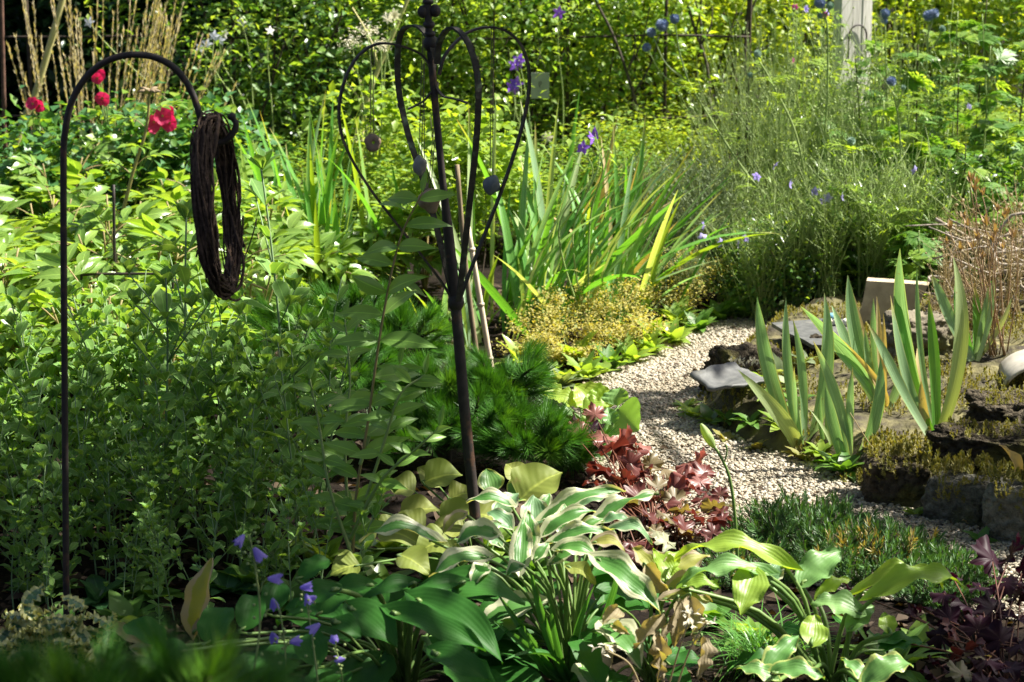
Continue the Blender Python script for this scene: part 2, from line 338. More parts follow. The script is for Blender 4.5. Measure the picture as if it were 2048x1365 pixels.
M['rust'] = solid('rust_pole', (.12, .06, .04), (.06, .03, .02), rough=.8, nscale=40)
M['vine'] = solid('wreath_vine', (.085, .057, .042), (.035, .023, .017), rough=.9, spec=.15, nscale=140, bstr=.9, c3=(.16, .1, .068), n3=22, lo3=.54)
M['pale_cane'] = solid('pale_cane', (.55, .47, .36), (.4, .32, .22), nscale=40, stretch=(4, 4, .3))
M['brown_cane'] = solid('brown_cane', (.25, .19, .11), (.14, .1, .06), nscale=40, stretch=(4, 4, .3))
M['thorn_cane'] = solid('thorny_cane', (.5, .45, .2), (.38, .36, .14), nscale=30)
M['flint'] = solid('flint', (.3, .29, .25), (.17, .16, .14), rough=.7, nscale=30, bstr=.6, c3=(.3, .27, .2), n3=20, lo3=.6)
M['flint_b'] = solid('brown_flint', (.34, .24, .15), (.2, .14, .09), rough=.65, nscale=35, bstr=.6)
M['flint_g'] = solid('blue_grey_flint', (.24, .265, .27), (.13, .145, .15), rough=.6, nscale=25, bstr=.5, c3=(.3, .3, .26), n3=30, lo3=.62)
M['string'] = solid('garden_string', (.2, .18, .1), (.12, .1, .06), nscale=80)
M['soil'] = solid('garden_soil', (.014, .01, .007), (.007, .005, .004), rough=1., spec=.1, nscale=35, bstr=1., bdist=.02, c3=(.028, .02, .013), n3=12, lo3=.58, detail=8)
M['grit'] = solid('path_grit', (.2, .17, .12), (.1, .08, .055), rough=.9, nscale=120, bstr=1, bdist=.008, detail=6)
M['pebble'] = attr_mat('gravel_stone', [(.13, .12, .095), (.37, .325, .24), (.45, .405, .31), (.52, .47, .375), (.32, .23, .15), (.42, .4, .36)])
M['stone'] = solid('rough_stone', (.3, .29, .23), (.11, .105, .075), rough=.95, nscale=55, bstr=1, bdist=.06, detail=9, c3=(.17, .18, .07), n3=9, lo3=.55)
M['stone_d'] = solid('dark_mossy_stone', (.12, .1, .07), (.03, .024, .016), rough=1., spec=.1, nscale=48, bstr=1, bdist=.07, detail=9, c3=(.14, .13, .045), n3=9, lo3=.5)
M['lime_rock'] = solid('limestone_lump', (.25, .215, .15), (.11, .09, .06), rough=.9, nscale=14, bstr=1, bdist=.02, detail=8, c3=(.25, .25, .1), n3=8, lo3=.55)
M['slate'] = solid('slate', (.14, .142, .135), (.085, .088, .086), rough=.6, nscale=40, bstr=.4, bdist=.004, c3=(.2, .195, .17), n3=14, lo3=.58)
M['slab'] = solid('pale_slab', (.4, .33, .22), (.29, .235, .155), rough=.8, nscale=30, bstr=.3, c3=(.3, .24, .16), n3=25, lo3=.66)
M['shell'] = solid('pale_shell_tile', (.48, .45, .38), (.33, .3, .25), rough=.6, nscale=20)
M['white_peb'] = solid('white_pebble', (.72, .69, .62), (.58, .54, .46), rough=.6, nscale=30)
M['blue_peb'] = solid('blue_pebble', (.12, .3, .42), (.2, .38, .48), rough=.35, nscale=20)
M['wood'] = solid('weathered_wood', (.56, .54, .49), (.38, .36, .32), rough=.85, nscale=30, bstr=.6, stretch=(5, 5, .25), c3=(.2, .18, .15), n3=6, lo3=.62)
M['driftwood'] = solid('bleached_branch', (.42, .36, .29), (.24, .2, .155), rough=.85, nscale=40, bstr=.5)
M['label_w'] = solid('white_plastic', (.8, .8, .78), (.7, .7, .66), rough=.4, nscale=10, bstr=.05)

M['litter'] = leaf_mat('dead_leaf', (.035, .023, .013), (.08, .05, .026), .15, .9)
# ------------------------------------------------------------------ the setting
from mathutils import noise as mnoise
def poly_resample(P, n):
    P = np.asarray(P, float); d = np.concatenate([[0], np.cumsum(np.linalg.norm(np.diff(P, axis=0), axis=1))])
    t = np.linspace(0, d[-1], n); return np.stack([np.interp(t, d, P[:, k]) for k in range(P.shape[1])], -1)
PATH_R = [gr(*p)[:2] for p in [(1640, 610), (1560, 645), (1480, 695), (1415, 760), (1375, 830), (1480, 895), (1620, 935), (1740, 1005), (1900, 1050), (2048, 1090), (2350, 1175), (3000, 1310)]]
PATH_L = [gr(*p)[:2] for p in [(1440, 610), (1370, 650), (1280, 718), (1140, 785), (1090, 850), (1180, 960), (1330, 1070), (1480, 1130), (1700, 1195), (1960, 1225), (2350, 1340), (3000, 1490)]]
PR, PL = poly_resample(PATH_R, 90), poly_resample(PATH_L, 90)
def edge_dist(x, y):                    # how far a spot lies inside the rockery, right of the path
    x, y = np.asarray(x, float), np.asarray(y, float)
    A, B = PR[:-1], PR[1:]; ab = B - A
    P = np.stack([x, y], -1)[..., None, :]
    t = np.clip(((P - A) * ab).sum(-1) / (ab ** 2).sum(-1), 0, 1)
    D = np.linalg.norm(P - (A + t[..., None] * ab), axis=-1); i = D.argmin(-1)
    cr = ab[i][..., 0] * (y - A[i][..., 1]) - ab[i][..., 1] * (x - A[i][..., 0])
    return np.take_along_axis(D, i[..., None], -1)[..., 0] * np.where(cr > 0, 1, -1)
def sst(x): x = np.clip(x, 0, 1); return x * x * (3 - 2 * x)
def hgt(x, y):
    d = edge_dist(x, y)
    return np.where(d > 0, .105 * sst(d / .13) + .1 * sst((d - .25) / .8), 0)
g = MB(); n = 60
gx = np.sign(np.linspace(-1, 1, n + 1)) * np.abs(np.linspace(-1, 1, n + 1)) ** 4 * 900
X, Y = np.meshgrid(gx, gx + 5, indexing='ij')
g.raw(np.stack([X, Y, 0 * X], -1), grid_faces(n, n)[:, ::-1]); structure(g.obj('ground', M['soil']))
g = MB(); V = np.stack([np.c_[PL, np.full(90, .004)], np.c_[PR, np.full(90, .004)]], 1)
g.raw(V, grid_faces(89, 1)); path = structure(g.obj('gravel_path', M['grit']))
g = MB(); xs = np.linspace(.3, 4.2, 110); ys = np.linspace(3.2, 7.6, 124); X, Y = np.meshgrid(xs, ys, indexing='ij')
D = edge_dist(X, Y); Z = np.where(D > -.01, hgt(X, Y) + np.where(D > .06, .012 * np.sin(X * 31 + np.sin(Y * 23)) * np.sin(Y * 27 + 1) + .006 * rng.randn(*X.shape), 0), -.05)
Z = np.where(D > 0, Z - .012, -.06)
g.raw(np.stack([X, Y, Z], -1), grid_faces(109, 123)[:, ::-1]); structure(g.obj('rockery_terrain', M['moss']))

def ico():
    p = (1 + 5 ** .5) / 2
    V = np.array([(-1, p, 0), (1, p, 0), (-1, -p, 0), (1, -p, 0), (0, -1, p), (0, 1, p), (0, -1, -p), (0, 1, -p), (p, 0, -1), (p, 0, 1), (-p, 0, -1), (-p, 0, 1)]) / math.sqrt(1 + p * p)
    F = np.array([(0, 11, 5), (0, 5, 1), (0, 1, 7), (0, 7, 10), (0, 10, 11), (1, 5, 9), (5, 11, 4), (11, 10, 2), (10, 7, 6), (7, 1, 8), (3, 9, 4), (3, 4, 2), (3, 2, 6), (3, 6, 8), (3, 8, 9), (4, 9, 5), (2, 4, 11), (6, 2, 10), (8, 6, 7), (9, 8, 1)])
    return V, F, np.zeros((12, 2))
ICO = ico()
def scatter_quad(A, B, n):              # random spots between two edge lines, evenly by area
    a = np.linalg.norm(np.diff((A + B) / 2, axis=0), axis=1) * np.linalg.norm((A - B)[1:], axis=1)
    i = rng.choice(len(a), n, p=a / a.sum()); s, t = rng.rand(n, 1), rng.rand(n, 1)
    lo = A[i] * (1 - s) + A[i + 1] * s; hi = B[i] * (1 - s) + B[i + 1] * s
    return lo * (1 - t) + hi * t
g = MB(); VIS = slice(0, 76)
P = scatter_quad(PL[VIS], PR[VIS] + (.03, .0), 50000); P = P[(P[:, 1] > 3.7)]
for k in range(6):
    q = P[k::6]; n = len(q); sc = np.array((1, .5 + .4 * rng.rand(), .35 + .35 * rng.rand()))
    T = (ICO[0] * sc * (.8 + .4 * rng.rand(12, 1)), ICO[1], ICO[2])
    r = .0029 + .0062 * rng.rand(n) ** 3
    g.inst(T, R3(rng.rand(n) * 6.28, rng.randn(n) * .35, rng.randn(n) * .3), np.c_[q, .005 + r * .45 * rng.rand(n)], r)
o = g.obj('gravel', M['pebble'], smooth=True, stuff=True)

def rock(name, loc, dims, mat, seed, rz=0., tilt=0., n=26, box=5., rough=.2, parent=None):
    """a broken block: rounded box with noisy faces, its foot at loc"""
    g = MB(); u = np.linspace(-1, 1, n + 1)
    for ax in range(3):
        for s in (-1, 1):
            A, B = np.meshgrid(u, u, indexing='ij'); C = np.full_like(A, s); p = [None] * 3
            p[ax], p[(ax + 1) % 3], p[(ax + 2) % 3] = C, A, B
            q = np.stack(p, -1).reshape(-1, 3); q = q / (np.abs(q) ** box).sum(-1, keepdims=True) ** (1 / box)
            d = np.array([mnoise.fractal(Vector(v * 1.3 + seed * 7.1), .62, 2.4, 8) for v in q])
            q = q * (1 + rough * d[:, None] * 1.6)
            f = grid_faces(n, n); g.raw(q, f if s > 0 else f[:, ::-1])
    me = g.mesh(name, mat)
    V = np.empty(len(me.vertices) * 3, np.float32); me.vertices.foreach_get('co', V); V = V.reshape(-1, 3) * np.array(dims) / 2
    V[:, 2] += dims[2] * .42; me.vertices.foreach_set('co', V.ravel().astype(np.float32)); me.update()
    return put(name, me, parent, loc, (tilt, tilt * .5, rz))

# ------------------------------------------------------------------ stones of the rockery
est = [(1800, 1013, .16, .13, .125, .3, 'stone_d', 'dark edging stone capped with moss beside the purple-based iris fan'),
       (1928, 1052, .15, .12, .13, -.1, 'stone', 'lichen-speckled grey edging stone between mossy stone and tall pale block'),
       (2052, 1092, .16, .13, .155, .05, 'stone', 'tall pale grey edging block with flat face at path side'),
       (2200, 1135, .17, .13, .13, .1, 'stone', 'edging stone at the end of the rockery row past the tall block')]
for k, (px, py, w, dd, h, rz, mt, lb) in enumerate(est):
    p = gr(px, py); tag(rock('edging_stone', p + (0, .05, -.01), (w, dd, h), M[mt], 3 + k, -.45 + rz, box=7., rough=.09), lb, 'stone')
def on_bed(px, py, zz=.12): p = gr(px, py, zz); return np.array((p[0], p[1], float(hgt(p[0], p[1])) - .015))
tag(rock('rockery_boulder', on_bed(1975, 905), (.24, .15, .1), M['stone_d'], 11, -.3), 'big dark mossy boulder lying on the rockery above edging stones', 'boulder')
tag(rock('rockery_boulder', on_bed(2040, 835, .15), (.24, .18, .1), M['stone_d'], 12, .2), 'flat dark brown rock behind the big mossy boulder', 'boulder')
tag(rock('limestone_lump', on_bed(1830, 700, .15), (.2, .16, .13), M['lime_rock'], 13, .2), 'pale lichened limestone lump behind the tall irises', 'stone')
s1 = gr(1470, 800)
tag(rock('support_stone', s1 + (.05, .06, -.01), (.2, .2, .16), M['stone_d'], 14, .5), 'dark stone in the shade under the dished slate', 'stone')
s2 = gr(1640, 705, .1)
tag(rock('support_stone', (s2[0], s2[1] + .02, .03), (.2, .17, .12), M['stone_d'], 15, .1), 'dark stone carrying the slate with white and blue pebbles', 'stone')

def prism(name, pts, ext, mat, parent=None):          # an outlined slab: pts is a ring of points, ext the thickness vector
    P = np.asarray(pts, float); k = len(P); g = MB(); ext = np.asarray(ext, float)
    ar = np.arange(k)
    side = np.stack([ar, (ar + 1) % k, k + (ar + 1) % k, k + ar], -1)
    g.raw(np.vstack([P, P + ext]), [ar[None, ::-1], (ar + k)[None], side])
    return g.obj(name, mat, parent, smooth=False)
def chipped(ring, n=4, amp=.004):
    out = []
    for i in range(len(ring)):
        a, b = np.array(ring[i]), np.array(ring[(i + 1) % len(ring)])
        for t in np.arange(n) / n: out.append(a * (1 - t) + b * t + (np.r_[rng.randn(2) * amp, 0] if t else 0))
    return out
g = MB(); u, v = np.meshgrid(np.linspace(0, 1, 9), np.linspace(0, 1, 9), indexing='ij')
cs = [gr(1378, 747, .155), gr(1458, 772, .15), gr(1560, 752, .16), gr(1470, 722, .17)]
top = sum(w[..., None] * c for w, c in zip(((1 - u) * (1 - v), u * (1 - v), u * v, (1 - u) * v), cs))
top[..., 2] += .02 * (4 * (u - .5) ** 2 - 1) + .004 * np.sin(9 * u + 4 * v)
top[..., :2] += .004 * rng.randn(9, 9, 2) * ((u == 0) | (u == 1) | (v == 0) | (v == 1))[..., None]
f = grid_faces(8, 8); b = np.r_[np.arange(9), np.arange(17, 81, 9), np.arange(79, 71, -1), np.arange(63, 0, -9)]; nb = len(b); j = np.arange(nb)
g.raw(np.vstack([top.reshape(-1, 3), top.reshape(-1, 3) - (0, 0, .009)]), [f[:, ::-1], f + 81, np.stack([b, np.roll(b, -1), np.roll(b, -1) + 81, b + 81], -1)])
tag(g.obj('slate_tile', M['slate']), 'dished grey slate tile with a pale succulent on it, beside path', 'slate')
tag(prism('slate_tile', chipped([gr(1543, 646, .15), gr(1625, 690, .15), gr(1705, 692, .15), gr(1725, 640, .15), gr(1640, 637, .15)]), (0, 0, -.012), M['slate']),
    'flat pale slate carrying white and blue pebbles at the rockery back', 'slate')
for px, py, r, mt, lb in [(1654, 644, 10, 'white_peb', 'chalky white pebble on the slate, next to the blue one'), (1664, 635, 10, 'blue_peb', 'glossy blue pebble lying behind white pebbles on the slate'),
                          (1674, 645, 9, 'white_peb', 'smallest white pebble on the slate, in the middle of the row'), (1694, 646, 10, 'white_peb', 'creamy white pebble alone at the tile end of the slate')]:
    p = gr(px, py + 6, .15); q = rock('pebble', p, (.034 * r / 10, .03 * r / 10, .026 * r / 10), M[mt], px, .3, n=5, box=2.2, rough=.05); tag(q, lb, 'pebble')
ring = [at(px, py, 6.25) for px, py in [(1733, 562), (1795, 566), (1857, 571), (1846, 592), (1836, 622), (1828, 648), (1814, 648), (1815, 622), (1800, 611), (1786, 612), (1773, 622), (1767, 650), (1764, 672), (1696, 668), (1712, 640), (1724, 610)]]
tag(prism('arched_tile', ring[::-1], (0.01, .035, .004), M['slab']), 'pale cream arched stone tile standing upright behind the irises', 'tile')
g = MB(); a = np.linspace(.35, 2.6, 13); c = on_bed(2085, 742, .2)
o_ = np.stack([c[0] - .11 * np.cos(a), c[1] + 0 * a, c[2] - .02 + .085 * np.sin(a)], -1); i_ = np.stack([c[0] - .1 * np.cos(a), c[1] + 0 * a, c[2] - .02 + .075 * np.sin(a)], -1)
Vv = np.concatenate([o_, i_, o_ + (.03, .2, 0), i_ + (.03, .2, 0)]); q = np.arange(12)
g.raw(Vv, [np.stack([x + q, x + q + 1, y + q + 1, y + q], -1) for x, y in ((0, 13), (26, 0), (13, 39), (39, 26))] + [np.array([(0, 13, 39, 26), (12, 38, 51, 25)])])
tag(g.obj('ridge_tile', M['shell']), 'curved whitish tile lying arched on the rockery beside dry branches', 'tile')

# ------------------------------------------------------------------ shepherd hook and vine wreath
D0 = 3.6
pts = [(134, 1368), (131, 1000), (128, 600), (127, 340), (130, 265), (145, 200), (175, 152), (215, 122), (262, 110), (312, 116), (355, 142), (386, 190), (403, 245), (416, 277), (438, 286), (462, 272), (472, 250), (464, 234)]
g = MB(); P = spline([at(x, y, D0) for x, y in pts], 90); P[0][2] = -.05
rr = np.full(90, .0062); rr[-10:] = np.linspace(.0062, .005, 10); g.tube(P, rr, 10)
hk = thing('shepherd_hook', 'tall dark rusty iron shepherd hook with the vine wreath hanging on it', 'garden hook', P[0] * (1, 1, 0))
o = g.obj('crook_rod', M['iron'], hk); o.location = -P[0] * (1, 1, 0)
g = MB(); tipc = P[-1]
V_, F_, uv_ = ICO; g.inst((V_ * .0085, F_, uv_), R3([0.], 0, 0), [tipc], 1.); o = g.obj('rod_tip', M['iron'], hk); o.location = -P[0] * (1, 1, 0)
wc = at(437, 413, D0 + .005)
wr = thing('vine_wreath', 'dark twisted vine wreath hanging edge-on from the iron hook', 'wreath', wc)
A_ax = nrm((.055, .98, .03)); Z_ax = nrm((-.06, .1, 1)); Z_ax = nrm(Z_ax - A_ax * A_ax.dot(Z_ax)); N_ax = np.cross(A_ax, Z_ax)
for k in range(64):
    n = 46; turns = rng.choice([1, 1, 1, 2]); ph = rng.rand() * 6.28; arc = rng.uniform(3.2, 6.6) if k > 8 else 6.4
    th = ph + np.linspace(0, arc, n); rt = rng.uniform(.004, .0172); tw = th * (rng.uniform(.2, 1.3) if k % 3 else rng.uniform(1.5, 3)) * rng.choice([-1, 1]) + rng.rand() * 6.28
    wob = 1 + .12 * np.sin(th * 3 + k) + .06 * rng.randn()
    R_ = .138 + rt * np.cos(tw) * wob
    Pt = (np.cos(th) * R_ * .9)[:, None] * A_ax + (np.sin(th) * R_ * 1.12)[:, None] * Z_ax + (rt * np.sin(tw) * wob * 1.1)[:, None] * N_ax
    wn_ = np.cumsum(rng.randn(n, 3) * .0012, 0); Pt = Pt + wn_ - np.linspace(0, 1, n)[:, None] * wn_[-1]
    if k % 3 == 0: Pt[-6:] += np.linspace(0, .035, 6)[:, None] * nrm(rng.randn(3))
    g = MB(); g.tube(Pt, rng.uniform(.0012, .0036) * np.linspace(1, .7, n) * (1.5 if k % 12 == 0 else 1), 5); g.obj('vine', M['vine'], wr)

# ------------------------------------------------------------------ heart-shaped iron plant support with hanging stones
D1 = 4.05; foot = at(968, 1203, D1) * (1, 1, 0)
ob = thing('heart_plant_support', 'rusty iron plant support with heart-shaped loops and hanging flints', 'plant support', foot)
def sup(name, g, mat): o = g.obj(name, M[mat], ob); o.location = -foot; return o
axis = [(968, 1215), (950, 1030), (930, 830), (914, 640), (898, 480), (882, 330), (868, 180), (858, 60), (852, -60), (848, -160)]
P = spline([at(x, y, D1) for x, y in axis], 40); P[0][2] = -.06
g = MB(); rr = np.interp(np.linspace(0, 1, 40), [0, .45, .52, .8, 1], [.0125, .0115, .0075, .008, .007]); g.tube(P, rr, 10); sup('pole', g, 'iron')
def band(pts, az, name='band', wd=.0062, th=.0022, mat='iron'):
    ax = np.array(axis[:9], float); out = []
    for x, y in pts:
        cx = np.interp(y, ax[::-1, 1], ax[::-1, 0]); r = (x - cx) * mpp(D1) / math.cos(az)
        out.append(at(x, y, D1 + r * math.sin(az)))
    P = spline(out, 60); t = np.gradient(P, axis=0); t /= np.linalg.norm(t, axis=1)[:, None]
    W = np.array((-math.sin(az), math.cos(az), 0)); Nn = np.cross(t, W); Nn /= np.linalg.norm(Nn, axis=1)[:, None]
    Q = np.stack([P + W * wd + Nn * th, P + W * wd - Nn * th, P - W * wd - Nn * th, P - W * wd + Nn * th], 1)
    i, j = np.meshgrid(np.arange(59), np.arange(4), indexing='ij'); j2 = (j + 1) % 4
    F = np.stack([i * 4 + j, i * 4 + j2, (i + 1) * 4 + j2, (i + 1) * 4 + j], -1).reshape(-1, 4)
    g = MB(); g.raw(Q, [F, np.array([(3, 2, 1, 0), (236, 237, 238, 239)])]); o = sup(name, g, mat)
    for p in o.data.polygons: p.use_smooth = False
    return P
bA = band([(868, 150), (845, 112), (800, 92), (752, 89), (712, 118), (686, 172), (678, 235), (694, 300), (745, 385), (825, 488), (880, 560), (906, 602)], rad(17))
bB = band([(870, 118), (862, 85), (842, 57), (817, 53), (800, 72), (795, 125), (799, 190), (818, 275), (848, 365), (878, 475), (900, 570), (910, 606)], rad(-68), mat='iron_moss')
bC = band([(874, 128), (878, 88), (892, 62), (910, 57), (934, 82), (952, 135), (957, 200), (951, 300), (940, 400), (929, 500), (921, 570), (916, 606)], rad(-64), mat='iron_moss')
bD = band([(878, 150), (892, 108), (935, 66), (985, 55), (1028, 74), (1053, 118), (1058, 180), (1042, 262), (1008, 368), (965, 480), (930, 570), (918, 606)], rad(17))
band([(866, 130), (872, 172), (886, 192), (908, 198), (934, 206)], rad(-20), 'tendril', .006, .0014, 'iron_moss')
band([(872, 130), (866, 175), (852, 198), (838, 208), (816, 219)], rad(20), 'tendril', .004, .0014, 'iron_moss')
def blob(px, py, r, d=D1, sc=(1, 1, 1)):
    t, p_ = np.meshgrid(np.linspace(0, math.pi, 9), np.linspace(0, 2 * math.pi, 13), indexing='ij')
    V = np.stack([np.sin(t) * np.cos(p_), np.sin(t) * np.sin(p_), np.cos(t)], -1) * np.array(sc) * r + at(px, py, d); return V, grid_faces(8, 12)[:, ::-1]
for px, py, r, sc in [(846, 24, .0115, (1, 1, 1.15)), (870, 22, .0115, (1, 1, 1.15)), (858, 50, .0125, (1, 1, .7)), (860, 68, .0115, (1, 1, .6)), (862, 88, .0165, (1, 1, 1.1)), (856, 4, .0115, (1, 1, .6)), (912, 604, .017, (1, 1, 1.3))]:
    g = MB(); g.raw(*blob(px, py, r, sc=sc)); sup('knob', g, 'iron')
def pebble_mesh(g, c, dims, hole=None, seed=0):
    n1, n2 = 20, 16
    if hole is None:
        t, p_ = np.meshgrid(np.linspace(0, math.pi, 15), np.linspace(0, 2 * math.pi, 21), indexing='ij')
        V = np.stack([np.sin(t) * np.cos(p_), np.sin(t) * np.sin(p_), np.cos(t)], -1).reshape(-1, 3)
        d = np.array([mnoise.noise(Vector(v * 1.1 + seed)) for v in V]); V = V * (1 + .32 * d[:, None]) * np.array(dims) / 2
        g.raw(V + c, grid_faces(14, 20)[:, ::-1])
    else:                                            # a flint with a natural hole
        a, b = np.meshgrid(np.linspace(0, 6.2832, n1 + 1), np.linspace(0, 6.2832, n2 + 1), indexing='ij')
        Rm, rm = .62, .38; hx = .1
        V = np.stack([(Rm + rm * np.cos(b) * (1 + hx * np.cos(a))) * np.cos(a) + hole[0] * (1 - np.cos(b)) * .3, rm * np.sin(b) * 1.1, (Rm + rm * np.cos(b)) * np.sin(a)], -1)
        k = np.clip(np.cos(b) * -1, 0, 1)[..., None]; V = V * (1 - .35 * k * np.array((1, 0, 1)))
        V = V.reshape(-1, 3); d = np.array([mnoise.noise(Vector(np.r_[np.cos(x), np.sin(x), 0] * 1.2 + seed)) for x in a.ravel()])
        V = V * (1 + .18 * d[:, None]) * np.array(dims) / 2; g.raw(V + c, grid_faces(n1, n2))
def hag(px, py, d, dims, mat, top, label, hole=None, seed=0, strands=2):
    c = at(px, py, d); t = thing('hag_stone', label, 'stone', c)
    g = MB(); pebble_mesh(g, np.zeros(3), dims, hole, seed); g.obj('flint', M[mat], t)
    for k in range(strands):
        a = np.asarray(top[k % len(top)]) - c; b = np.array(((k - .5) * .006, 0, dims[2] * .3)); m = (a + b) / 2 + np.r_[rng.randn(2) * .002, 0]
        g = MB(); g.tube(spline([b, m, a], 12), .0009, 5); g.obj('string', M['string'], t)
def ontop(P, px): i = np.argmin(np.abs([p[0] / p[1] * 3980 * .975 for p in P[:26]] - np.array(px - 1024))); return P[i]
tA = bA[np.argmin(np.linalg.norm(bA[:30] - at(745, 89, bA[12][1]), axis=1))]; tD = bD[np.argmin(np.linalg.norm(bD[:30] - at(985, 55, bD[12][1]), axis=1))]
tB = bB[np.argmin(np.linalg.norm(bB[:20] - at(842, 60, bB[8][1]), axis=1))]
hag(745, 286, tA[1], (.034, .024, .036), 'flint_b', [tA + (-.001, 0, 0), tA + (.005, 0, 0)], 'brown flint with a hole hanging from the outer loop by red-rose side', (.3, 0), 2)
hag(840, 331, tB[1], (.028, .022, .042), 'flint', [tB + (-.004, 0, 0), tB + (.002, 0, 0)], 'grey knobbly flint hanging inside the iron heart beside its pole', None, 5, 3)
hag(858, 402, tB[1] + .05, (.046, .034, .05), 'flint_b', [np.array((tB[0] + .025, tB[1] + .05, at(862, 160, tB[1] + .05)[2]))], 'large speckled brown flint half hidden behind lance leaves', None, 8)
hag(983, 371, tD[1], (.036, .03, .038), 'flint_g', [tD + (-.001, 0, 0), tD + (.003, 0, 0)], 'blue-grey flint hanging from the loop on the daylily side', None, 21)

# ------------------------------------------------------------------ canes, poles, trellis, post
def stick(name, a, b, r, mat, label, cat, nodes=0, bow=.0, n=14, taper=.85):
    t = thing(name, label, cat, np.array((a[0], a[1], 0)))
    P = np.linspace(a, b, n); P[:, 0] += bow * np.sin(np.linspace(0, math.pi, n))
    g = MB(); g.tube(P, r * np.linspace(1, taper, n), 8); o = g.obj('shaft', M[mat], t); o.location = (-a[0], -a[1], 0)
    for k in range(nodes):
        c = a + (b - a) * (k + .6) / nodes; g = MB(); dv = nrm(b - a)
        g.tube([c - dv * .006, c - dv * .002, c + dv * .002, c + dv * .006], np.array((r, r * 1.22, r * 1.22, r)), 8); o = g.obj('node', M[mat], t); o.location = (-a[0], -a[1], 0)
    return t
a = at(990, 735, 5.95); a[2] = -.02
stick('bamboo_cane', a, at(936, 455, 5.95), .0095, 'pale_cane', 'pale bleached bamboo cane leaning behind the iron support', 'cane', 3)
a = at(965, 735, 5.9); a[2] = -.02
stick('brown_stake', a, at(914, 330, 5.9), .0085, 'brown_cane', 'slender brown wooden stake leaning beside the pale cane', 'stake', 0, -.008)
a = at(3, 300, 8.2); a[2] = 0
stick('rust_pole', np.array((a[0], 8.2, -.02)), at(0, -120, 8.2), .0105, 'rust', 'rust-brown metal pole standing at the edge of plume grass', 'pole')
a = gr(232, 745); stick('iron_stake', np.array((a[0], a[1], -.02)), at(227, 370, a[1]), .0055, 'iron', 'thin black iron stake standing upright among the peonies', 'stake')
g = MB(); dd = 5.5; k = [at(170, 700, dd), at(166, 600, dd), at(163, 558, dd), at(172, 550, dd), at(255, 548, dd), at(335, 549, dd), at(345, 556, dd), at(346, 620, dd), at(348, 720, dd)]
k[0][2] = k[-1][2] = -.02; g.tube(spline(k, 60), .0038, 8)
tag(g.obj('wire_plant_hoop', M['iron']), 'black wire hoop holding back the peony leaves', 'plant hoop')
c = gr(393, 892); t = thing('plant_label', 'blank white plastic plant label stuck upright behind the grey-green herbs', 'plant label', c)
h_ = at(393, 728, c[1])[2]
prism('label_blade', [(-.012, 0, h_ - .075), (.012, 0, h_ - .075), (.012, .004, h_ - .004), (.008, .004, h_), (-.008, .004, h_), (-.012, .004, h_ - .004)], (0, .0015, 0), M['label_w'], t)
prism('label_stake', [(-.003, .002, -.03), (.003, .002, -.03), (.004, .002, h_ - .0745), (-.004, .002, h_ - .0745)], (0, .0015, 0), M['label_w'], t)

DT = 9.3
tr = thing('trellis_fence', 'dark wooden trellis fence with thin rails behind the climbers', 'trellis', (0, DT, 0))
for px in (-330, 60, 468, 675, 905, 1135, 1330, 1497):
    x = at(px, 150, DT)[0]; g = MB(); g.tube([(x, 0, -.03), (x, 0, .9), (x + .01, 0, 1.75)], .009, 6); g.obj('post', M['twig'], tr)
xl, xr = at(-330, 150, DT)[0], at(1497, 150, DT)[0]
for z in (.1, .455, .815, 1.2, 1.6):
    g = MB(); xs = np.linspace(xl, xr if z < .6 else at(1497, 150, DT)[0], 12); g.tube(np.stack([xs, np.full(12, -.022), z + .006 * rng.randn(12)], -1), .0055, 6); g.obj('rail', M['twig'], tr)
c = at(1705, 130, 9.1); wp = thing('wooden_post', 'weathered grey wooden post with an iron loop behind tall wildflowers', 'post', (c[0], 9.1, 0), rz=.5)
for k, (x0, x1) in enumerate([(-.088, -.03), (-.028, .03), (.032, .088)]):
    g = MB(); xs = np.array((x0, x1)); zz = np.linspace(-.03, 1.75 + .02 * k, 12); pr = [(x0, -.02), (x1, -.02 + .003 * k), (x1, .04), (x0, .04)]
    V = np.array([[(x + .006 * math.sin(z * 3), y, z) for x, y in pr] for z in zz]); i, j = np.meshgrid(np.arange(11), np.arange(4), indexing='ij')
    g.raw(V, [np.stack([i * 4 + j, i * 4 + (j + 1) % 4, (i + 1) * 4 + (j + 1) % 4, (i + 1) * 4 + j], -1).reshape(-1, 4), np.array([(44, 45, 46, 47)])]); g.obj('board', M['wood'], wp, smooth=False)
g = MB(); th = np.linspace(0, math.pi, 16); zc = at(1705, 72, 9.1)[2]
g.tube(np.vstack([[(-.05, -.03, zc - .1)], np.stack([-.05 * np.cos(th), 0 * th - .03, zc + .05 * np.sin(th)], -1), [(.05, -.03, zc - .1)]]), .004, 6); g.obj('iron_loop', M['iron'], wp)
m, nt, out = new_mat('frosted_glass'); p_ = N_(nt, 'ShaderNodeBsdfPrincipled'); p_.inputs['Base Color'].default_value = (.5, .56, .42, 1); p_.inputs['Roughness'].default_value = .5; p_.inputs['Transmission Weight'].default_value = .55
nt.links.new(p_.outputs[0], out.inputs[0]); M['frost'] = m
c = at(1080, 172, 8.9); gt = thing('glass_tile', 'pale frosted glass tile hanging on a wire before the trellis', 'glass tile', c)
w, h_ = 18 * mpp(8.9), 25 * mpp(8.9)
prism('pane', [(-w, 0, -h_), (w, 0, -h_), (w, 0, h_), (-w, 0, h_)], (0, .006, 0), M['frost'], gt)
g = MB(); g.tube(spline([(0, -.003, .004), (.006, -.003, .012), (.002, -.003, .02), (-.005, -.003, .012), (.0, -.003, -.008)], 20), .0013, 5); g.obj('motif', M['iron'], gt)
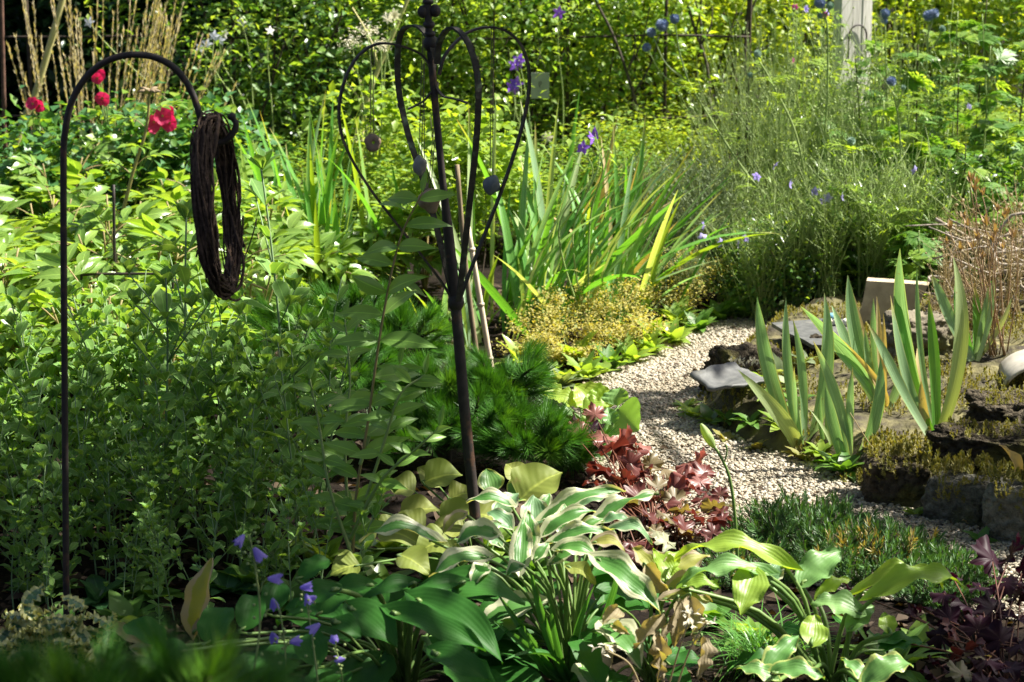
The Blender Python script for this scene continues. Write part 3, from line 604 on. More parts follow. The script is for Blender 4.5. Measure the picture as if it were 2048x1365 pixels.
g = MB(); zt = .815 - c[2]; g.tube([(-w * .7, .003, h_ - .002), (0, .02, zt * .6 + h_ * .4), (0, .38, zt)], .0012, 5); g.tube([(w * .7, .003, h_ - .002), (0, .02, zt * .6 + h_ * .4)], .0012, 5); g.obj('wire', M['iron'], gt)

bp = thing('branch_pile', 'tangled heap of bleached dry branches on the rockery', 'branch pile', on_bed(1990, 640, .2) + (0, .25, 0))
for k in range(64):
    L = rng.uniform(.2, .42); c = np.array((rng.uniform(-.06, .5), rng.uniform(-.15, .25), rng.uniform(.01, .26))); az = rng.uniform(-.5, .5) + (math.pi if k % 2 else 0); el = rng.uniform(-.3, .45)
    dv = np.array((math.cos(az) * math.cos(el), math.sin(az) * math.cos(el), math.sin(el)))
    Q = [c - dv * L / 2, c - dv * L * .15 + rng.randn(3) * .04, c + dv * L * .2 + rng.randn(3) * .04, c + dv * L / 2 + rng.randn(3) * .02]
    Q = spline(Q, 12); Q[:, 2] = np.maximum(Q[:, 2], .0)
    g = MB(); g.tube(Q, rng.uniform(.003, .0075) * np.linspace(1, .55, 12), 6); g.obj('branch', M['driftwood'], bp)
# ------------------------------------------------------------------ plant helpers
UPC = (0, -.45, 1.)
def child_leaf(par, T, mat, name='leaf', stalk=None, smat='petiole', sr=.003, rnd=None):
    """T in world coordinates; stalk: world points from the crown to the leaf base"""
    o0 = np.array(par.location); g = MB(); g.raw(T[0] - o0, T[1], T[2], rng.rand() if rnd is None else rnd); o = g.obj(name, M[mat], par)
    if stalk is not None:
        g = MB(); P = spline(np.asarray(stalk) - o0, 12); g.tube(P, sr * np.linspace(1.25, .8, 12), 6); g.obj('petiole', M[smat], o)
    return o
def px_leaf(par, crown, b, t, w, d, mat, arch=.12, wave=.006, fold=.12, N=UPC, dk=.0009, twist=0., kind='hosta', dt=None, curl=.0, sr=.003, wf=2.2, stalk=True):
    B = at(b[0], b[1], d); td = d - dk * (t[1] - b[1]) if dt is None else dt; T = at(t[0], t[1], td)
    wave = wave * min(1, np.linalg.norm(T - B) / .15); L = leaf_between(B, T, w * mpp(d), kind, N, arch, fold, wave, wf, seed=rng.rand() * 6.28, twist=twist, curl=curl)
    c = np.asarray(crown, float) + np.r_[rng.randn(2) * .012, 0]
    m = c * .45 + B * .55; m[2] = c[2] * .3 + B[2] * .7; m += np.r_[(B - c)[:2] * -.1, 0]
    st = [c, m, B - nrm(T - B) * .004 + (0, 0, -.002), B + nrm(T - B) * .01] if stalk else None
    return child_leaf(par, L, mat, stalk=st, sr=sr)

# ------------------------------------------------------------------ variegated hosta
Z8 = lambda x, y: (650 + x / 2.731, 865 + y / 2.731)
Z9 = lambda x, y: (1298 + x / 2.731, 865 + y / 2.731)
cr = gr(1135, 1355); cr[2] = 0
h = thing('variegated_hosta', 'hosta with green leaves and broad cream margins before the iron support', 'hosta', cr)
HV = [(1010, 400, 770, 385, 120, 3.86, 'v', .2, 0), (950, 470, 1055, 325, 140, 3.88, 'b', .1, 0), (1150, 500, 1140, 345, 170, 3.85, 'b', .0, 0), (1205, 470, 1640, 318, 120, 3.84, 'v', .14, .5),
      (1480, 490, 1825, 335, 115, 3.82, 'v', .12, -.6), (1205, 560, 1480, 425, 130, 3.75, 'v', .15, .3), (1010, 520, 885, 430, 120, 3.78, 'b', .12, 0), (930, 560, 708, 610, 185, 3.66, 'v', .22, .3),
      (1065, 745, 1085, 462, 140, 3.58, 'v', .0, 0), (1125, 640, 1110, 430, 120, 3.68, 'v', .05, 0), (600, 600, 185, 605, 130, 3.66, 'v', .28, .2), (875, 690, 568, 800, 165, 3.56, 'v', .2, .3),
      (1240, 610, 1575, 548, 115, 3.66, 'v', .16, .5), (1270, 650, 1500, 700, 150, 3.56, 'v', .28, .3), (1490, 700, 1832, 980, 200, 3.5, 'v', .1, .2), (1560, 545, 1790, 600, 100, 3.7, 'b', .35, .3),
      (1530, 490, 1670, 480, 80, 3.78, 'b', .2, 0), (1470, 610, 1640, 640, 130, 3.64, 'wilt', .25, 0), (1080, 735, 990, 790, 100, 3.52, 'v', .3, 0), (1150, 700, 1225, 600, 90, 3.58, 'v', .1, .5),
      (830, 570, 965, 500, 110, 3.72, 'v', .15, .3), (1290, 540, 1310, 390, 110, 3.78, 'v', .05, 0), (1240, 720, 1430, 660, 90, 3.56, 'v', .2, 0), (720, 640, 590, 620, 90, 3.68, 'l', .15, 0),
      (1330, 740, 1480, 830, 110, 3.5, 'l', .2, 0), (880, 740, 800, 850, 110, 3.5, 'v', .25, 0), (1180, 430, 1230, 330, 80, 3.9, 'v', .1, 0), (1400, 400, 1560, 350, 80, 3.9, 'b', .15, .3),
      (960, 620, 880, 560, 90, 3.7, 'b', .1, 0), (1380, 560, 1530, 470, 90, 3.76, 'v', .15, .4), (760, 450, 640, 560, 90, 3.78, 'wilt', .2, 0)]
mk = {'v': 'hosta_v', 'b': 'hosta_b', 'l': 'yel_big', 'wilt': 'wilt'}
for bx, by, tx, ty, w, d, mt, arch, tw in HV:
    Nn = UPC if abs(tx - bx) > 60 else (rng.randn() * .2, -1.2, .7)
    px_leaf(h, cr, Z8(bx, by), Z8(tx, ty), w / 2.731, d - .02, mk[mt], arch, .011, .16, Nn, twist=tw * 1.3, curl=.12 * rng.rand(), wf=1.8)
# strap leaves and stalks in its heart
dl = thing('daylily', 'daylily with narrow arching green straps growing through the variegated hosta', 'daylily', gr(1140, 1365))
M['strap_d'] = leaf_mat('daylily_strap', (.035, .13, .03), (.06, .18, .04), .35, .4, veins='iris', vstr=.1)
for b, t, w, d, ar in [((1135, 1360), (1058, 1125), 16, 3.55, .06), ((1140, 1365), (1240, 1103), 17, 3.5, -.12), ((1120, 1368), (985, 1240), 18, 3.5, .1), ((1125, 1368), (990, 1180), 15, 3.52, .1), ((1150, 1366), (1190, 1170), 16, 3.48, .05), ((1128, 1366), (1050, 1250), 15, 3.45, .08), ((1140, 1368), (1100, 1200), 14, 3.5, .02), ((1150, 1366), (1250, 1250), 15, 3.45, -.1), ((1140, 1366), (1010, 1320), 16, 3.4, .12)]:
    B = at(b[0], b[1], 3.6); B[2] = 0; child_leaf(dl, leaf_between(B, at(t[0], t[1], d), w * mpp(d) * 1.2, 'strap', (-.3, -.6, .6), ar, .5, nu=4), 'strap_d')
c = gr(1478, 1205); bd = thing('daylily_bud_stem', 'slender green stem with one closed yellow-green daylily bud over the path', 'flower stem', c)
g = MB(); P = spline([c - c, at(1472, 1060, c[1]) - c, at(1460, 960, c[1]) - c, at(1438, 908, c[1]) - c, at(1422, 888, c[1]) - c], 24); g.tube(P, np.linspace(.0042, .0028, 24), 6); g.obj('stalk', M['petiole'], bd)
g = MB(); P = spline([at(1428, 895, c[1]) - c, at(1415, 872, c[1]) - c, at(1402, 848, c[1]) - c], 14); g.tube(P, .0092 * np.sin(np.linspace(.25, 3.05, 14)) ** .8 + .001, 8); g.obj('bud', M['pale_sword'], bd)
g = MB(); P = spline([at(1449, 925, c[1]) - c, at(1454, 905, c[1]) - c, at(1452, 890, c[1]) - c], 8); g.tube(P, .0018, 5); g.obj('side_shoot', M['petiole'], bd)

# ------------------------------------------------------------------ lime hosta in front right, withered hosta leaves
cr = gr(1660, 1375); lh = thing('lime_hosta', 'lime-green hosta with big wavy leaves on long stalks beside dark heuchera', 'hosta', cr)
LH = [(745, 745, 140, 680, 150, 3.6, 'l', .24, .1, UPC), (640, 780, 150, 830, 130, 3.52, 'g', .2, .1, UPC), (575, 770, 500, 995, 210, 3.5, 'l', .05, 0, (-.2, -1, .3)), (845, 825, 1052, 645, 200, 3.62, 'g', .1, .2, UPC),
      (1230, 910, 1735, 838, 150, 3.5, 'l', .26, .2, UPC), (1160, 880, 1610, 825, 130, 3.56, 'l', .3, .1, UPC), (1145, 990, 885, 930, 190, 3.52, 'g', .12, .2, UPC), (930, 900, 1105, 805, 90, 3.64, 'l', .2, .2, UPC),
      (1100, 1070, 1230, 945, 130, 3.52, 'g', .08, 0, UPC), (890, 1150, 905, 995, 175, 3.42, 'l', .0, 0, (.1, -1.1, .4)), (645, 1310, 818, 1100, 150, 3.32, 'm', .06, .2, UPC), (690, 1350, 475, 1290, 130, 3.3, 'm', .15, 0, UPC),
      (1190, 1350, 1045, 1235, 110, 3.34, 'm', .1, .3, UPC), (1185, 1375, 1445, 1270, 180, 3.32, 'm', .25, .1, UPC), (1310, 1090, 1285, 985, 110, 3.5, 'l', .1, 0, UPC), (190, 845, 390, 855, 110, 3.52, 'l', .2, 0, UPC),
      (150, 850, 20, 640, 130, 3.6, 'l', .12, 0, UPC), (60, 800, 180, 640, 120, 3.62, 'l', .1, 0, UPC), (690, 1310, 960, 1350, 150, 3.28, 'm', .18, 0, UPC), (660, 820, 720, 700, 120, 3.66, 'b', .1, 0, UPC), (880, 1290, 740, 1240, 80, 3.4, 'm', .1, 0, UPC)]
mk = {'l': 'hosta_l', 'g': 'hosta_g', 'm': 'hosta_m', 'b': 'hosta_b'}
for bx, by, tx, ty, w, d, mt, arch, tw, Nn in LH:
    px_leaf(lh, cr, Z9(bx, by), Z9(tx, ty), w / 2.731, d, mk[mt], arch, .012, .14, Nn, twist=tw, curl=.1 * rng.rand(), wf=2.4, sr=.0042)
cr = gr(1300, 1372); wh = thing('withered_hosta', 'collapsed hosta with limp beige shrivelled leaves between the two green hostas', 'hosta', cr)
for b, t, w, d, tw in [((1235, 1215), (1205, 1250), 45, 3.5, 1), ((1225, 1250), (1262, 1270), 28, 3.46, .5), ((1325, 1225), (1270, 1300), 50, 3.45, 1.5), ((1355, 1195), (1348, 1295), 58, 3.46, .6), ((1318, 1265), (1330, 1372), 40, 3.4, 3), ((1335, 1240), (1320, 1290), 25, 3.42, 2),
                       ((1400, 1270), (1395, 1360), 50, 3.38, .8), ((1320, 1262), (1316, 1365), 34, 3.38, -3), ((1378, 1190), (1385, 1290), 50, 3.44, -.8), ((1210, 1290), (1225, 1340), 40, 3.4, 1.2), ((1290, 1130), (1350, 1190), 50, 3.6, 1.)]:
    px_leaf(wh, cr, b, t, w * .8, d, 'wither', .06, .014, .55, (rng.randn() * .4, -1, .2), twist=tw * 1.4, kind='ovate', dt=d - .03, wf=3.2, sr=.0022)
for b, t, w, d in [((1310, 1150), (1265, 1095), 50, 3.66), ((1330, 1165), (1420, 1110), 60, 3.62), ((1340, 1180), (1410, 1170), 60, 3.58), ((1335, 1150), (1310, 1100), 40, 3.7), ((1330, 1200), (1425, 1205), 45, 3.52)]:
    px_leaf(wh, cr, b, t, w, d, 'wilt', .12, .012, .2, UPC, sr=.003)

# ------------------------------------------------------------------ dark hosta in shade, standing withered leaf
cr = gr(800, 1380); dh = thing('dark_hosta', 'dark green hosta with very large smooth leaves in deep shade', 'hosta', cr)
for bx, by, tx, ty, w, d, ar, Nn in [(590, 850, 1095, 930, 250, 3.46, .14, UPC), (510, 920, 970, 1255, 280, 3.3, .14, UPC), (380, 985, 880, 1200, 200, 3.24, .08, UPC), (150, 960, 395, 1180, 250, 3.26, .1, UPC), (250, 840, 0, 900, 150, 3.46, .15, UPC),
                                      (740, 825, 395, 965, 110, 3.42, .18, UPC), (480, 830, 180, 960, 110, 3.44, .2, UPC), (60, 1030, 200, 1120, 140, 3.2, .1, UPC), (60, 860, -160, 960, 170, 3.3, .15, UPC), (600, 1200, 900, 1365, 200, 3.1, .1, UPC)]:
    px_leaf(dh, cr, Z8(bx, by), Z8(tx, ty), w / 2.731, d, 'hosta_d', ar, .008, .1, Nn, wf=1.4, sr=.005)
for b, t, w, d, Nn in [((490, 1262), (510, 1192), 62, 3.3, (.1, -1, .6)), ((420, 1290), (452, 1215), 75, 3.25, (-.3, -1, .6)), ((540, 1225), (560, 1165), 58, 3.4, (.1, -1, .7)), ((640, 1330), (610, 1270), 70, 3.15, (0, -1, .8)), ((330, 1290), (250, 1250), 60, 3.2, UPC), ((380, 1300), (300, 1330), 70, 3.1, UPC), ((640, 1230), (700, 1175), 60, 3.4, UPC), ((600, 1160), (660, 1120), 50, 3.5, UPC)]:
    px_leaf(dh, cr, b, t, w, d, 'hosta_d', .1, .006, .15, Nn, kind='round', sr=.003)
c = gr(395, 1372); wl = thing('wilting_hosta_shoot', 'single upright cream and yellow-green withering hosta leaf in the dark bed', 'hosta', c)
px_leaf(wl, c, (392, 1258), (424, 1116), 62, 3.42, 'wilt', .06, .008, .3, (-.6, -1, .3), twist=.5, dt=3.44)
px_leaf(wl, c, (390, 1262), (432, 1235), 26, 3.4, 'wither', .1, .008, .3, UPC)
px_leaf(wl, c, (285, 1290), (200, 1255), 40, 3.3, 'wither', .12, .006, .3, UPC); px_leaf(wl, c, (270, 1300), (345, 1340), 40, 3.2, 'wilt', .1, .006, .3, UPC); px_leaf(wl, c, (330, 1300), (240, 1240), 44, 3.25, 'hosta_l', .15, .006, .3, UPC)

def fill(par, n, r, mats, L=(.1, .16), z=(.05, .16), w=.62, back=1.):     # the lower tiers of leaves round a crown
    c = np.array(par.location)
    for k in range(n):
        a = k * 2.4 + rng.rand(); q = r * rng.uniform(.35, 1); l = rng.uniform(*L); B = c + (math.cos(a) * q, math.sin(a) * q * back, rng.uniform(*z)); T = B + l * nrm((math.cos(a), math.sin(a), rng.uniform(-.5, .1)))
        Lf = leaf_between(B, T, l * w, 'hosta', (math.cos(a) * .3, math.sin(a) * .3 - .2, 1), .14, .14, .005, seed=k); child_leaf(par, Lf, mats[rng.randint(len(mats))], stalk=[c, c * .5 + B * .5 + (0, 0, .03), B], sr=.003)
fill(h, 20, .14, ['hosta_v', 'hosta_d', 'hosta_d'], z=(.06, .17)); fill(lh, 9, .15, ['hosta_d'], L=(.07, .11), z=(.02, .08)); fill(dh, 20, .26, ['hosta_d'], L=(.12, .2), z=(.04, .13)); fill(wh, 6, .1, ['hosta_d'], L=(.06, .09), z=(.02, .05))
# ------------------------------------------------------------------ yellowing broad leaves round the pole, elephant-ear leaves at the path
c = gr(950, 1160); yl = thing('yellowing_plant', 'yellowing broad-leaved plant crouching under the pine by the iron pole', 'plant', c)
for b, t, w, d in [((850, 965), (925, 950), 75, 4.35), ((880, 975), (835, 935), 50, 4.38), ((1040, 1000), (1125, 945), 95, 4.3), ((1020, 1000), (1090, 965), 60, 4.32), ((985, 985), (972, 938), 45, 4.36), ((1040, 960), (1012, 928), 45, 4.4), ((800, 1030), (880, 1020), 60, 4.2), ((880, 1040), (960, 1020), 60, 4.15), ((760, 1020), (700, 985), 60, 4.25), ((850, 1060), (780, 1040), 60, 4.1), ((900, 1000), (950, 985), 55, 4.25),
                   ((760, 1060), (840, 1090), 70, 4.05), ((900, 1080), (830, 1110), 70, 3.95), ((740, 1095), (690, 1060), 60, 4.05), ((800, 1110), (860, 1150), 60, 3.9), ((720, 1130), (660, 1150), 60, 3.9), ((830, 985), (770, 970), 60, 4.3), ((945, 1030), (1010, 1045), 70, 4.1), ((700, 1010), (650, 1040), 60, 4.2), ((930, 1060), (860, 1060), 60, 4.05), ((800, 1060), (730, 1060), 50, 4.1)]:
    px_leaf(yl, c, b, t, w * 1.25, d, 'yel_big' if rng.rand() < .7 else 'hosta_m', .1, .008, .15, UPC, kind='ovate', sr=.0025, wf=1.7)
c = gr(1200, 915); ee = thing('elephant_ears', 'plant with broad velvety light green leaves standing at the gravel edge', 'plant', c)
for b, t, w, d, Nn in [((1235, 820), (1278, 862), 95, 5.2, (-.5, -.9, .5)), ((1235, 812), (1240, 775), 60, 5.25, (-.5, -.8, .5)), ((1190, 815), (1150, 770), 75, 5.3, (.2, -.8, .7)), ((1200, 820), (1205, 770), 62, 5.3, (.1, -.9, .6)), ((1165, 822), (1220, 812), 52, 5.2, UPC), ((1160, 815), (1085, 790), 50, 5.3, UPC), ((1150, 830), (1110, 850), 50, 5.15, UPC), ((1190, 840), (1160, 870), 40, 5.1, UPC), ((1120, 800), (1065, 770), 50, 5.4, UPC), ((1225, 850), (1215, 815), 34, 5.15, (0, -1, .5))]:
    px_leaf(ee, c, b, t, w, d, 'hosta_l' if rng.rand() < .7 else 'hosta_g', .1, .01, .2, Nn, kind='ovate', sr=.004, wf=4)

# ------------------------------------------------------------------ heucheras
def heuchera(c, leaves, name, label, lo=.55):
    p = thing(name, label, 'heuchera', c)
    for px, py, r, d, mt, (az, el, roll) in leaves:
        P = at(px, py, d); R_ = R3(az, el, roll)
        V, F, uv = lobed(r * mpp(d) * 1.22, 7, .28, .1, .13, 5, 84, rng.rand() * 6, 2.85, .25 * rng.rand())
        W = V @ R_.T + P; f = np.array((c[0] + rng.randn() * .03, c[1] + rng.randn() * .03, 0.))
        m = f * .5 + P * .5 + np.r_[(P - f)[:2] * -.15, .02]
        child_leaf(p, (W, F, uv), mt, stalk=[f, m, P - (0, 0, .004), P], smat='heu_stem', sr=.0016)
    return p
def lv(lst, d0, y0, dk, mats, face=.75):
    out = []
    for q in lst:
        px, py, r = q[:3]; mt = q[3] if len(q) > 3 else mats[rng.randint(len(mats))]
        out.append((px, py, r, d0 + (y0 - py) * dk, mt, (rng.uniform(0, 6.28) if face is None else -math.pi / 2 + rng.randn() * 1.3 if rng.rand() < .5 else math.pi / 2 + rng.randn() * .9, rng.uniform(-.2, .6) if rng.rand() < .5 else rng.uniform(.5, 1.2), rng.randn() * .35)))
    return out
RH = [(1160, 845, 26, 'heu_d'), (1150, 868, 30, 'heu_p'), (1190, 830, 22, 'heu_p'), (1180, 855, 26, 'heu_d'), (1240, 895, 42, 'heu_p'), (1215, 880, 30, 'heu_p'), (1270, 885, 32, 'heu_p'), (1225, 950, 40), (1215, 985, 30), (1285, 950, 34), (1250, 965, 30), (1325, 940, 32), (1345, 985, 34), (1375, 930, 30, 'heu_p'), (1395, 925, 28, 'heu_p'), (1390, 950, 24), (1315, 975, 30, 'heu_o'), (1280, 1000, 32), (1240, 1010, 28), (1350, 1005, 30, 'heu_o'),
      (1370, 1020, 30), (1405, 1000, 28), (1425, 1015, 26, 'heu_o'), (1460, 1010, 22), (1440, 1040, 24), (1400, 1040, 26), (1345, 1050, 32), (1310, 1040, 28), (1370, 1060, 28), (1335, 1085, 26, 'heu_w'), (1320, 1065, 22, 'heu_w'), (1285, 1110, 26), (1270, 1085, 26), (1250, 1040, 26), (1375, 960, 34, 'heu_p'), (1400, 965, 26, 'heu_p'), (1300, 930, 24), (1200, 940, 28), (1410, 1070, 22), (1260, 930, 28), (1330, 1010, 26), (1440, 990, 18), (1190, 965, 22), (1225, 1030, 24)]
RH = RH + [(q[0] + rng.uniform(-18, 18), q[1] + rng.uniform(-4, 26), q[2] * .9) for q in RH[4::2]]
heuchera(gr(1310, 1110), lv(RH, 4.25, 1090, .0031, ['heu_r', 'heu_r', 'heu_r', 'heu_o']), 'red_heuchera', 'brick-red and pink heuchera with ruffled lobed leaves edging the gravel path')
DHh = [(1985, 1120, 44, 'heu_d'), (2020, 1110, 36), (1960, 1175, 32), (2010, 1165, 40), (2040, 1190, 36), (1940, 1215, 36), (1985, 1220, 38), (2030, 1235, 40), (1890, 1190, 26), (1900, 1240, 32), (1955, 1260, 36), (2000, 1280, 38), (2040, 1290, 34), (1880, 1270, 30), (1930, 1300, 36, 'heu_r'), (1975, 1320, 36), (2020, 1335, 38), (1880, 1330, 32), (1925, 1350, 32, 'heu_o'), (1970, 1365, 34), (1830, 1230, 22), (1845, 1215, 22), (1870, 1355, 28), (2045, 1140, 30), (2070, 1200, 40), (2075, 1260, 40), (2080, 1320, 40), (1955, 1310, 30, 'wither'), (1905, 1150, 20), (2015, 1375, 34), (1700, 1180, 16), (1720, 1270, 18), (1910, 1265, 30, 'heu_r')]
heuchera(gr(1985, 1345), lv(DHh, 3.62, 1300, .0018, ['heu_d']), 'purple_heuchera', 'very dark purple heuchera with glossy ruffled leaves at the path corner')

# ------------------------------------------------------------------ irises of the rockery
Z6 = lambda x, y: (1248 + x / 2.56, 500 + y / 2.56)
def iris_fan(base, d, leaves, label, z0):
    b_ = ((base[0] - 1248) * 2.56, (base[1] - 500) * 2.56); leaves = leaves + [(b_[0] + (tx - b_[0]) * s + rng.randn() * 12, b_[1] + (ty - b_[1]) * s, w * .75, ar, off * .5, 'iris' if rng.rand() < .75 else 'dry', dt + .02) for tx, ty, w, ar, off, mt, dt in leaves[:2] for s in (rng.uniform(.35, .75),)]
    b0 = at(base[0], base[1], d); b0[2] = z0; p = thing('iris_fan', label, 'iris', b0)
    for tx, ty, w, ar, off, mt, dt in leaves:
        B = b0 + np.array((off * mpp(d), rng.uniform(-.012, .012), 0)); T = at(*Z6(tx, ty), d + dt)
        Nn = nrm((rng.randn() * .25, -1, .25)); L = leaf_between(B, T, w / 2.56 * mpp(d) * .98, 'blade', Nn, rng.randn() * .03, .1, .0, nv=18, nu=4, twist=rng.randn() * .5, curl=rng.uniform(0, .14))
        V = L[0]; v = L[2][:, 1]; s = np.cross(Nn, nrm(T - B)); V = V + ar * np.linalg.norm(T - B) * (4 * v * (1 - v))[:, None] * np.array((s[0], 0, abs(s[0]) * .6 if abs(ar) > .15 else 0))
        child_leaf(p, (V, L[1], L[2]), mt)
d = gr(1607, 912)[1]
iris_fan((1607, 912), d, [(685, 245, 78, .05, -6, 'iris', .03), (830, 245, 50, .04, 0, 'iris', .06), (880, 360, 50, -.04, 0, 'iris', -.02), (1027, 222, 74, -.06, 6, 'iris', .02), (592, 625, 82, -.2, -10, 'pale_sword', -.05), (870, 600, 30, .03, 2, 'iris', 0)], 'broad-leaved iris fan with one leaf bent to the slate, beside the path', .0)  # the bent leaf is paler: sun on its upper side put into the colour
d = gr(1702, 948)[1]
iris_fan((1702, 948), d, [(1035, 700, 66, .04, -6, 'iris', -.02), (972, 470, 60, -.06, -4, 'iris', .03), (1165, 605, 44, .03, 0, 'iris', .02), (1312, 555, 66, -.08, 6, 'iris', 0)], 'short iris fan with dusky purple base at the corner of the rockery', .01)
d = gr(1662, 925)[1]
iris_fan((1662, 925), d, [(1010, 735, 26, .06, -3, 'iris', .02), (1035, 770, 24, .03, 2, 'iris', 0), (950, 815, 24, -.2, -3, 'pale_sword', -.02)], 'thin young iris shoots between the two larger path-side fans', .0)
bb = on_bed(1768, 818, .1); d = bb[1]
iris_fan((1768, 818), d, [(1150, 130, 80, .06, -6, 'iris', .03), (903, 295, 74, -.1, -8, 'iris', -.05), (1068, 280, 62, .05, -3, 'iris', .1), (1272, 250, 46, .02, 0, 'iris', .05), (1310, 240, 34, .02, 3, 'dry', .02), (1432, 415, 50, -.1, 6, 'iris', .06), (1180, 215, 34, .03, 0, 'dry', .08), (1450, 310, 54, -.08, 6, 'iris', 0), (1060, 410, 30, -.32, -6, 'dry', -.03), (1240, 400, 44, .05, -2, 'iris', 0), (1330, 330, 30, 0, 3, 'dry', -.03)], 'iris clump with dried brown tips and a curled straw leaf', bb[2])
bb = on_bed(1868, 862, .11); d = bb[1]
iris_fan((1868, 862), d, [(1412, -5, 80, .06, -5, 'iris', .04), (1372, 235, 60, .06, -6, 'iris', -.02), (1392, 150, 66, .05, -3, 'sword', .06), (1702, 45, 84, -.06, 7, 'pale_sword', -.02), (1500, 88, 34, .02, 2, 'iris', .05), (1270, 375, 62, .06, -8, 'iris', -.04), (1560, 250, 60, -.02, 3, 'sword', .05)], 'tallest iris fan with one broad upright leaf in a pale sunlit tone on the rockery', bb[2])  # pale material on the broad leaf paints in its sunlit face
bb = on_bed(1945, 715, .17); d = bb[1]
iris_fan((1945, 715), d, [(1578, 118, 60, .06, -4, 'iris', .03), (1705, 125, 60, .05, 0, 'sword', .02), (1800, 180, 50, -.02, 3, 'sword', .04), (1895, 130, 34, -.04, 8, 'iris', 0), (1870, 190, 34, 0, 6, 'iris', 0), (1990, 250, 30, -.05, 12, 'pale_sword', 0)], 'iris fan growing through the straw-coloured seed stalks', bb[2])

# ------------------------------------------------------------------ sword-leaved clumps and the red rose side
def strap_clump(name, label, c, n, hmin, hmax, spread, mats, azm=None, wid=(.012, .026), rad_=.12, bend=(.1, .9)):
    p = thing(name, label, 'iris', c)
    for k in range(n):
        L = rng.uniform(hmin, hmax); az = rng.uniform(0, 6.28) if azm is None else azm + rng.randn() * 1.; el = math.pi / 2 - abs(rng.randn()) * spread
        T = leaf(L, rng.uniform(*wid), 'strap', 10, 2, rng.uniform(*bend) * (1 if rng.rand() < .8 else 2.2), .35); R_ = R3(az, el, rng.randn() * .5)
        b = np.r_[rng.randn(2) * rad_ * .6, 0]; g = MB(); g.raw(T[0] @ R_.T + b, T[1], T[2], rng.rand()); g.obj('leaf', M[mats[rng.randint(len(mats))]], p)
    return p
strap_clump('flag_iris', 'tall light green flag irises between the wreath and iron heart', gr(628, 610), 58, .4, .8, .17, ['sword', 'iris', 'sword', 'lime'], None, (.02, .034), .2, (.05, .4))
strap_clump('flag_iris', 'dense dark green strap-leaved clump leaning toward the wildflowers', gr(1105, 660), 90, .45, .85, .42, ['sword', 'sword', 'sword', 'iris', 'pale_sword'], .35, (.016, .032), .22, (.1, .7))
strap_clump('flag_iris', 'strap-leaved clump with yellowed blades behind the frothy yellow flowers', gr(1195, 628), 64, .35, .72, .45, ['sword', 'sword', 'sword', 'iris', 'iris', 'lime', 'sword', 'dry'], .2, (.014, .026), .18, (.1, .8))
strap_clump('flag_iris', 'small pale strap clump between the iron pole and pine', gr(930, 690), 22, .15, .34, .4, ['lime', 'sword', 'iris'], None, (.014, .024), .12, (.1, .8))

# ------------------------------------------------------------------ grey-green herbs in the shade
def herb_mesh(seed):
    g = MB(); H = rng.uniform(.42, .6); n = 14; lean = rng.randn(2) * .06
    P = np.stack([lean[0] * np.linspace(0, 1, n) ** 2 + .006 * np.sin(np.linspace(0, 5, n) + seed), lean[1] * np.linspace(0, 1, n) ** 2, np.linspace(0, H, n)], -1)
    g.tube(P, np.linspace(.0028, .0014, n), 5, 1)
    T = [leaf(.066, .036, 'obovate', 4, 2, b, .3) for b in (.1, .5, .8)]
    def shoot(P0, dirv, L, k0, s0):
        k = max(int(L / .05), 2); dirv = nrm(dirv)
        for i in range(k):
            t = (i + 1) / k; c = P0 + dirv * L * t; sz = s0 * (1 - .35 * t ** 2) * rng.uniform(.75, 1.2); az = (i % 2) * math.pi / 2 + k0 + rng.randn() * .3
            for s in (0, math.pi):
                el = .45 + .55 * t + rng.randn() * .22; g.inst(T[rng.randint(3)], R3([az + s], [el], [rng.randn() * .3]), [c], sz)
        c = P0 + dirv * L
        for q in range(5): g.inst(T[0], R3([q * 1.257 + k0], [1.05 + rng.randn() * .15], 0), [c], s0 * .55)
    shoot(P[0] + (0, 0, .04), P[-1] - P[0], H - .05, rng.rand() * 3, 1.)
    for q in range(4):
        i = rng.randint(2, 11); az = rng.rand() * 6.28; L = rng.uniform(.06, .15); dv = np.array((math.cos(az) * .7, math.sin(az) * .7, .9))
        g.tube([P[i], P[i] + nrm(dv) * L * .5, P[i] + nrm(dv) * L], (.0016, .0013, .001), 4, 1); shoot(P[i], dv, L, az, .8)
    return g.mesh('herb_stem', [M['herb'], M['herb_stem']])
HM = [herb_mesh(k) for k in range(8)]
k = 0
for row, (d, n, hs) in enumerate([(4.02, 7, .62), (4.2, 8, .8), (4.4, 8, .95), (4.62, 8, 1.06), (4.85, 7, 1.1)]):
    xl, xr = at(-390, 900, d)[0], at(700 - 20 * row, 900, d)[0]
    for i in range(n):
        c = np.array((xl + (xr - xl) * (i + .5) / n + rng.randn() * .04, d + rng.randn() * .04, 0))
        p = thing('silver_herb', 'bushy grey-green herb with downy oval leaves behind the iron hook', 'herb', c, 'grey-green herbs massed behind the hook')
        for q in range(6):
            put('leafy_stem', HM[rng.randint(8)], p, np.r_[rng.randn(2) * .065, -.01], (rng.randn() * .1, rng.randn() * .1, rng.rand() * 6.28), hs * rng.uniform(.7, 1.1))
for px, py, d in [(352, 400, 4.5), (565, 335, 4.7), (315, 470, 4.4), (640, 545, 4.5), (70, 560, 4.5)]:
    T = at(px, py, d); c = np.array((T[0], d, 0)); p = thing('silver_herb', 'tall single grey-green herb stem rising above the herb mass', 'herb', c, 'tall herb stems above the mass')
    m = HM[rng.randint(8)]; put('leafy_stem', m, p, (0, 0, -.01), (0, 0, rng.rand() * 6), T[2] / m.vertices[69].co.z if False else T[2] / .52)

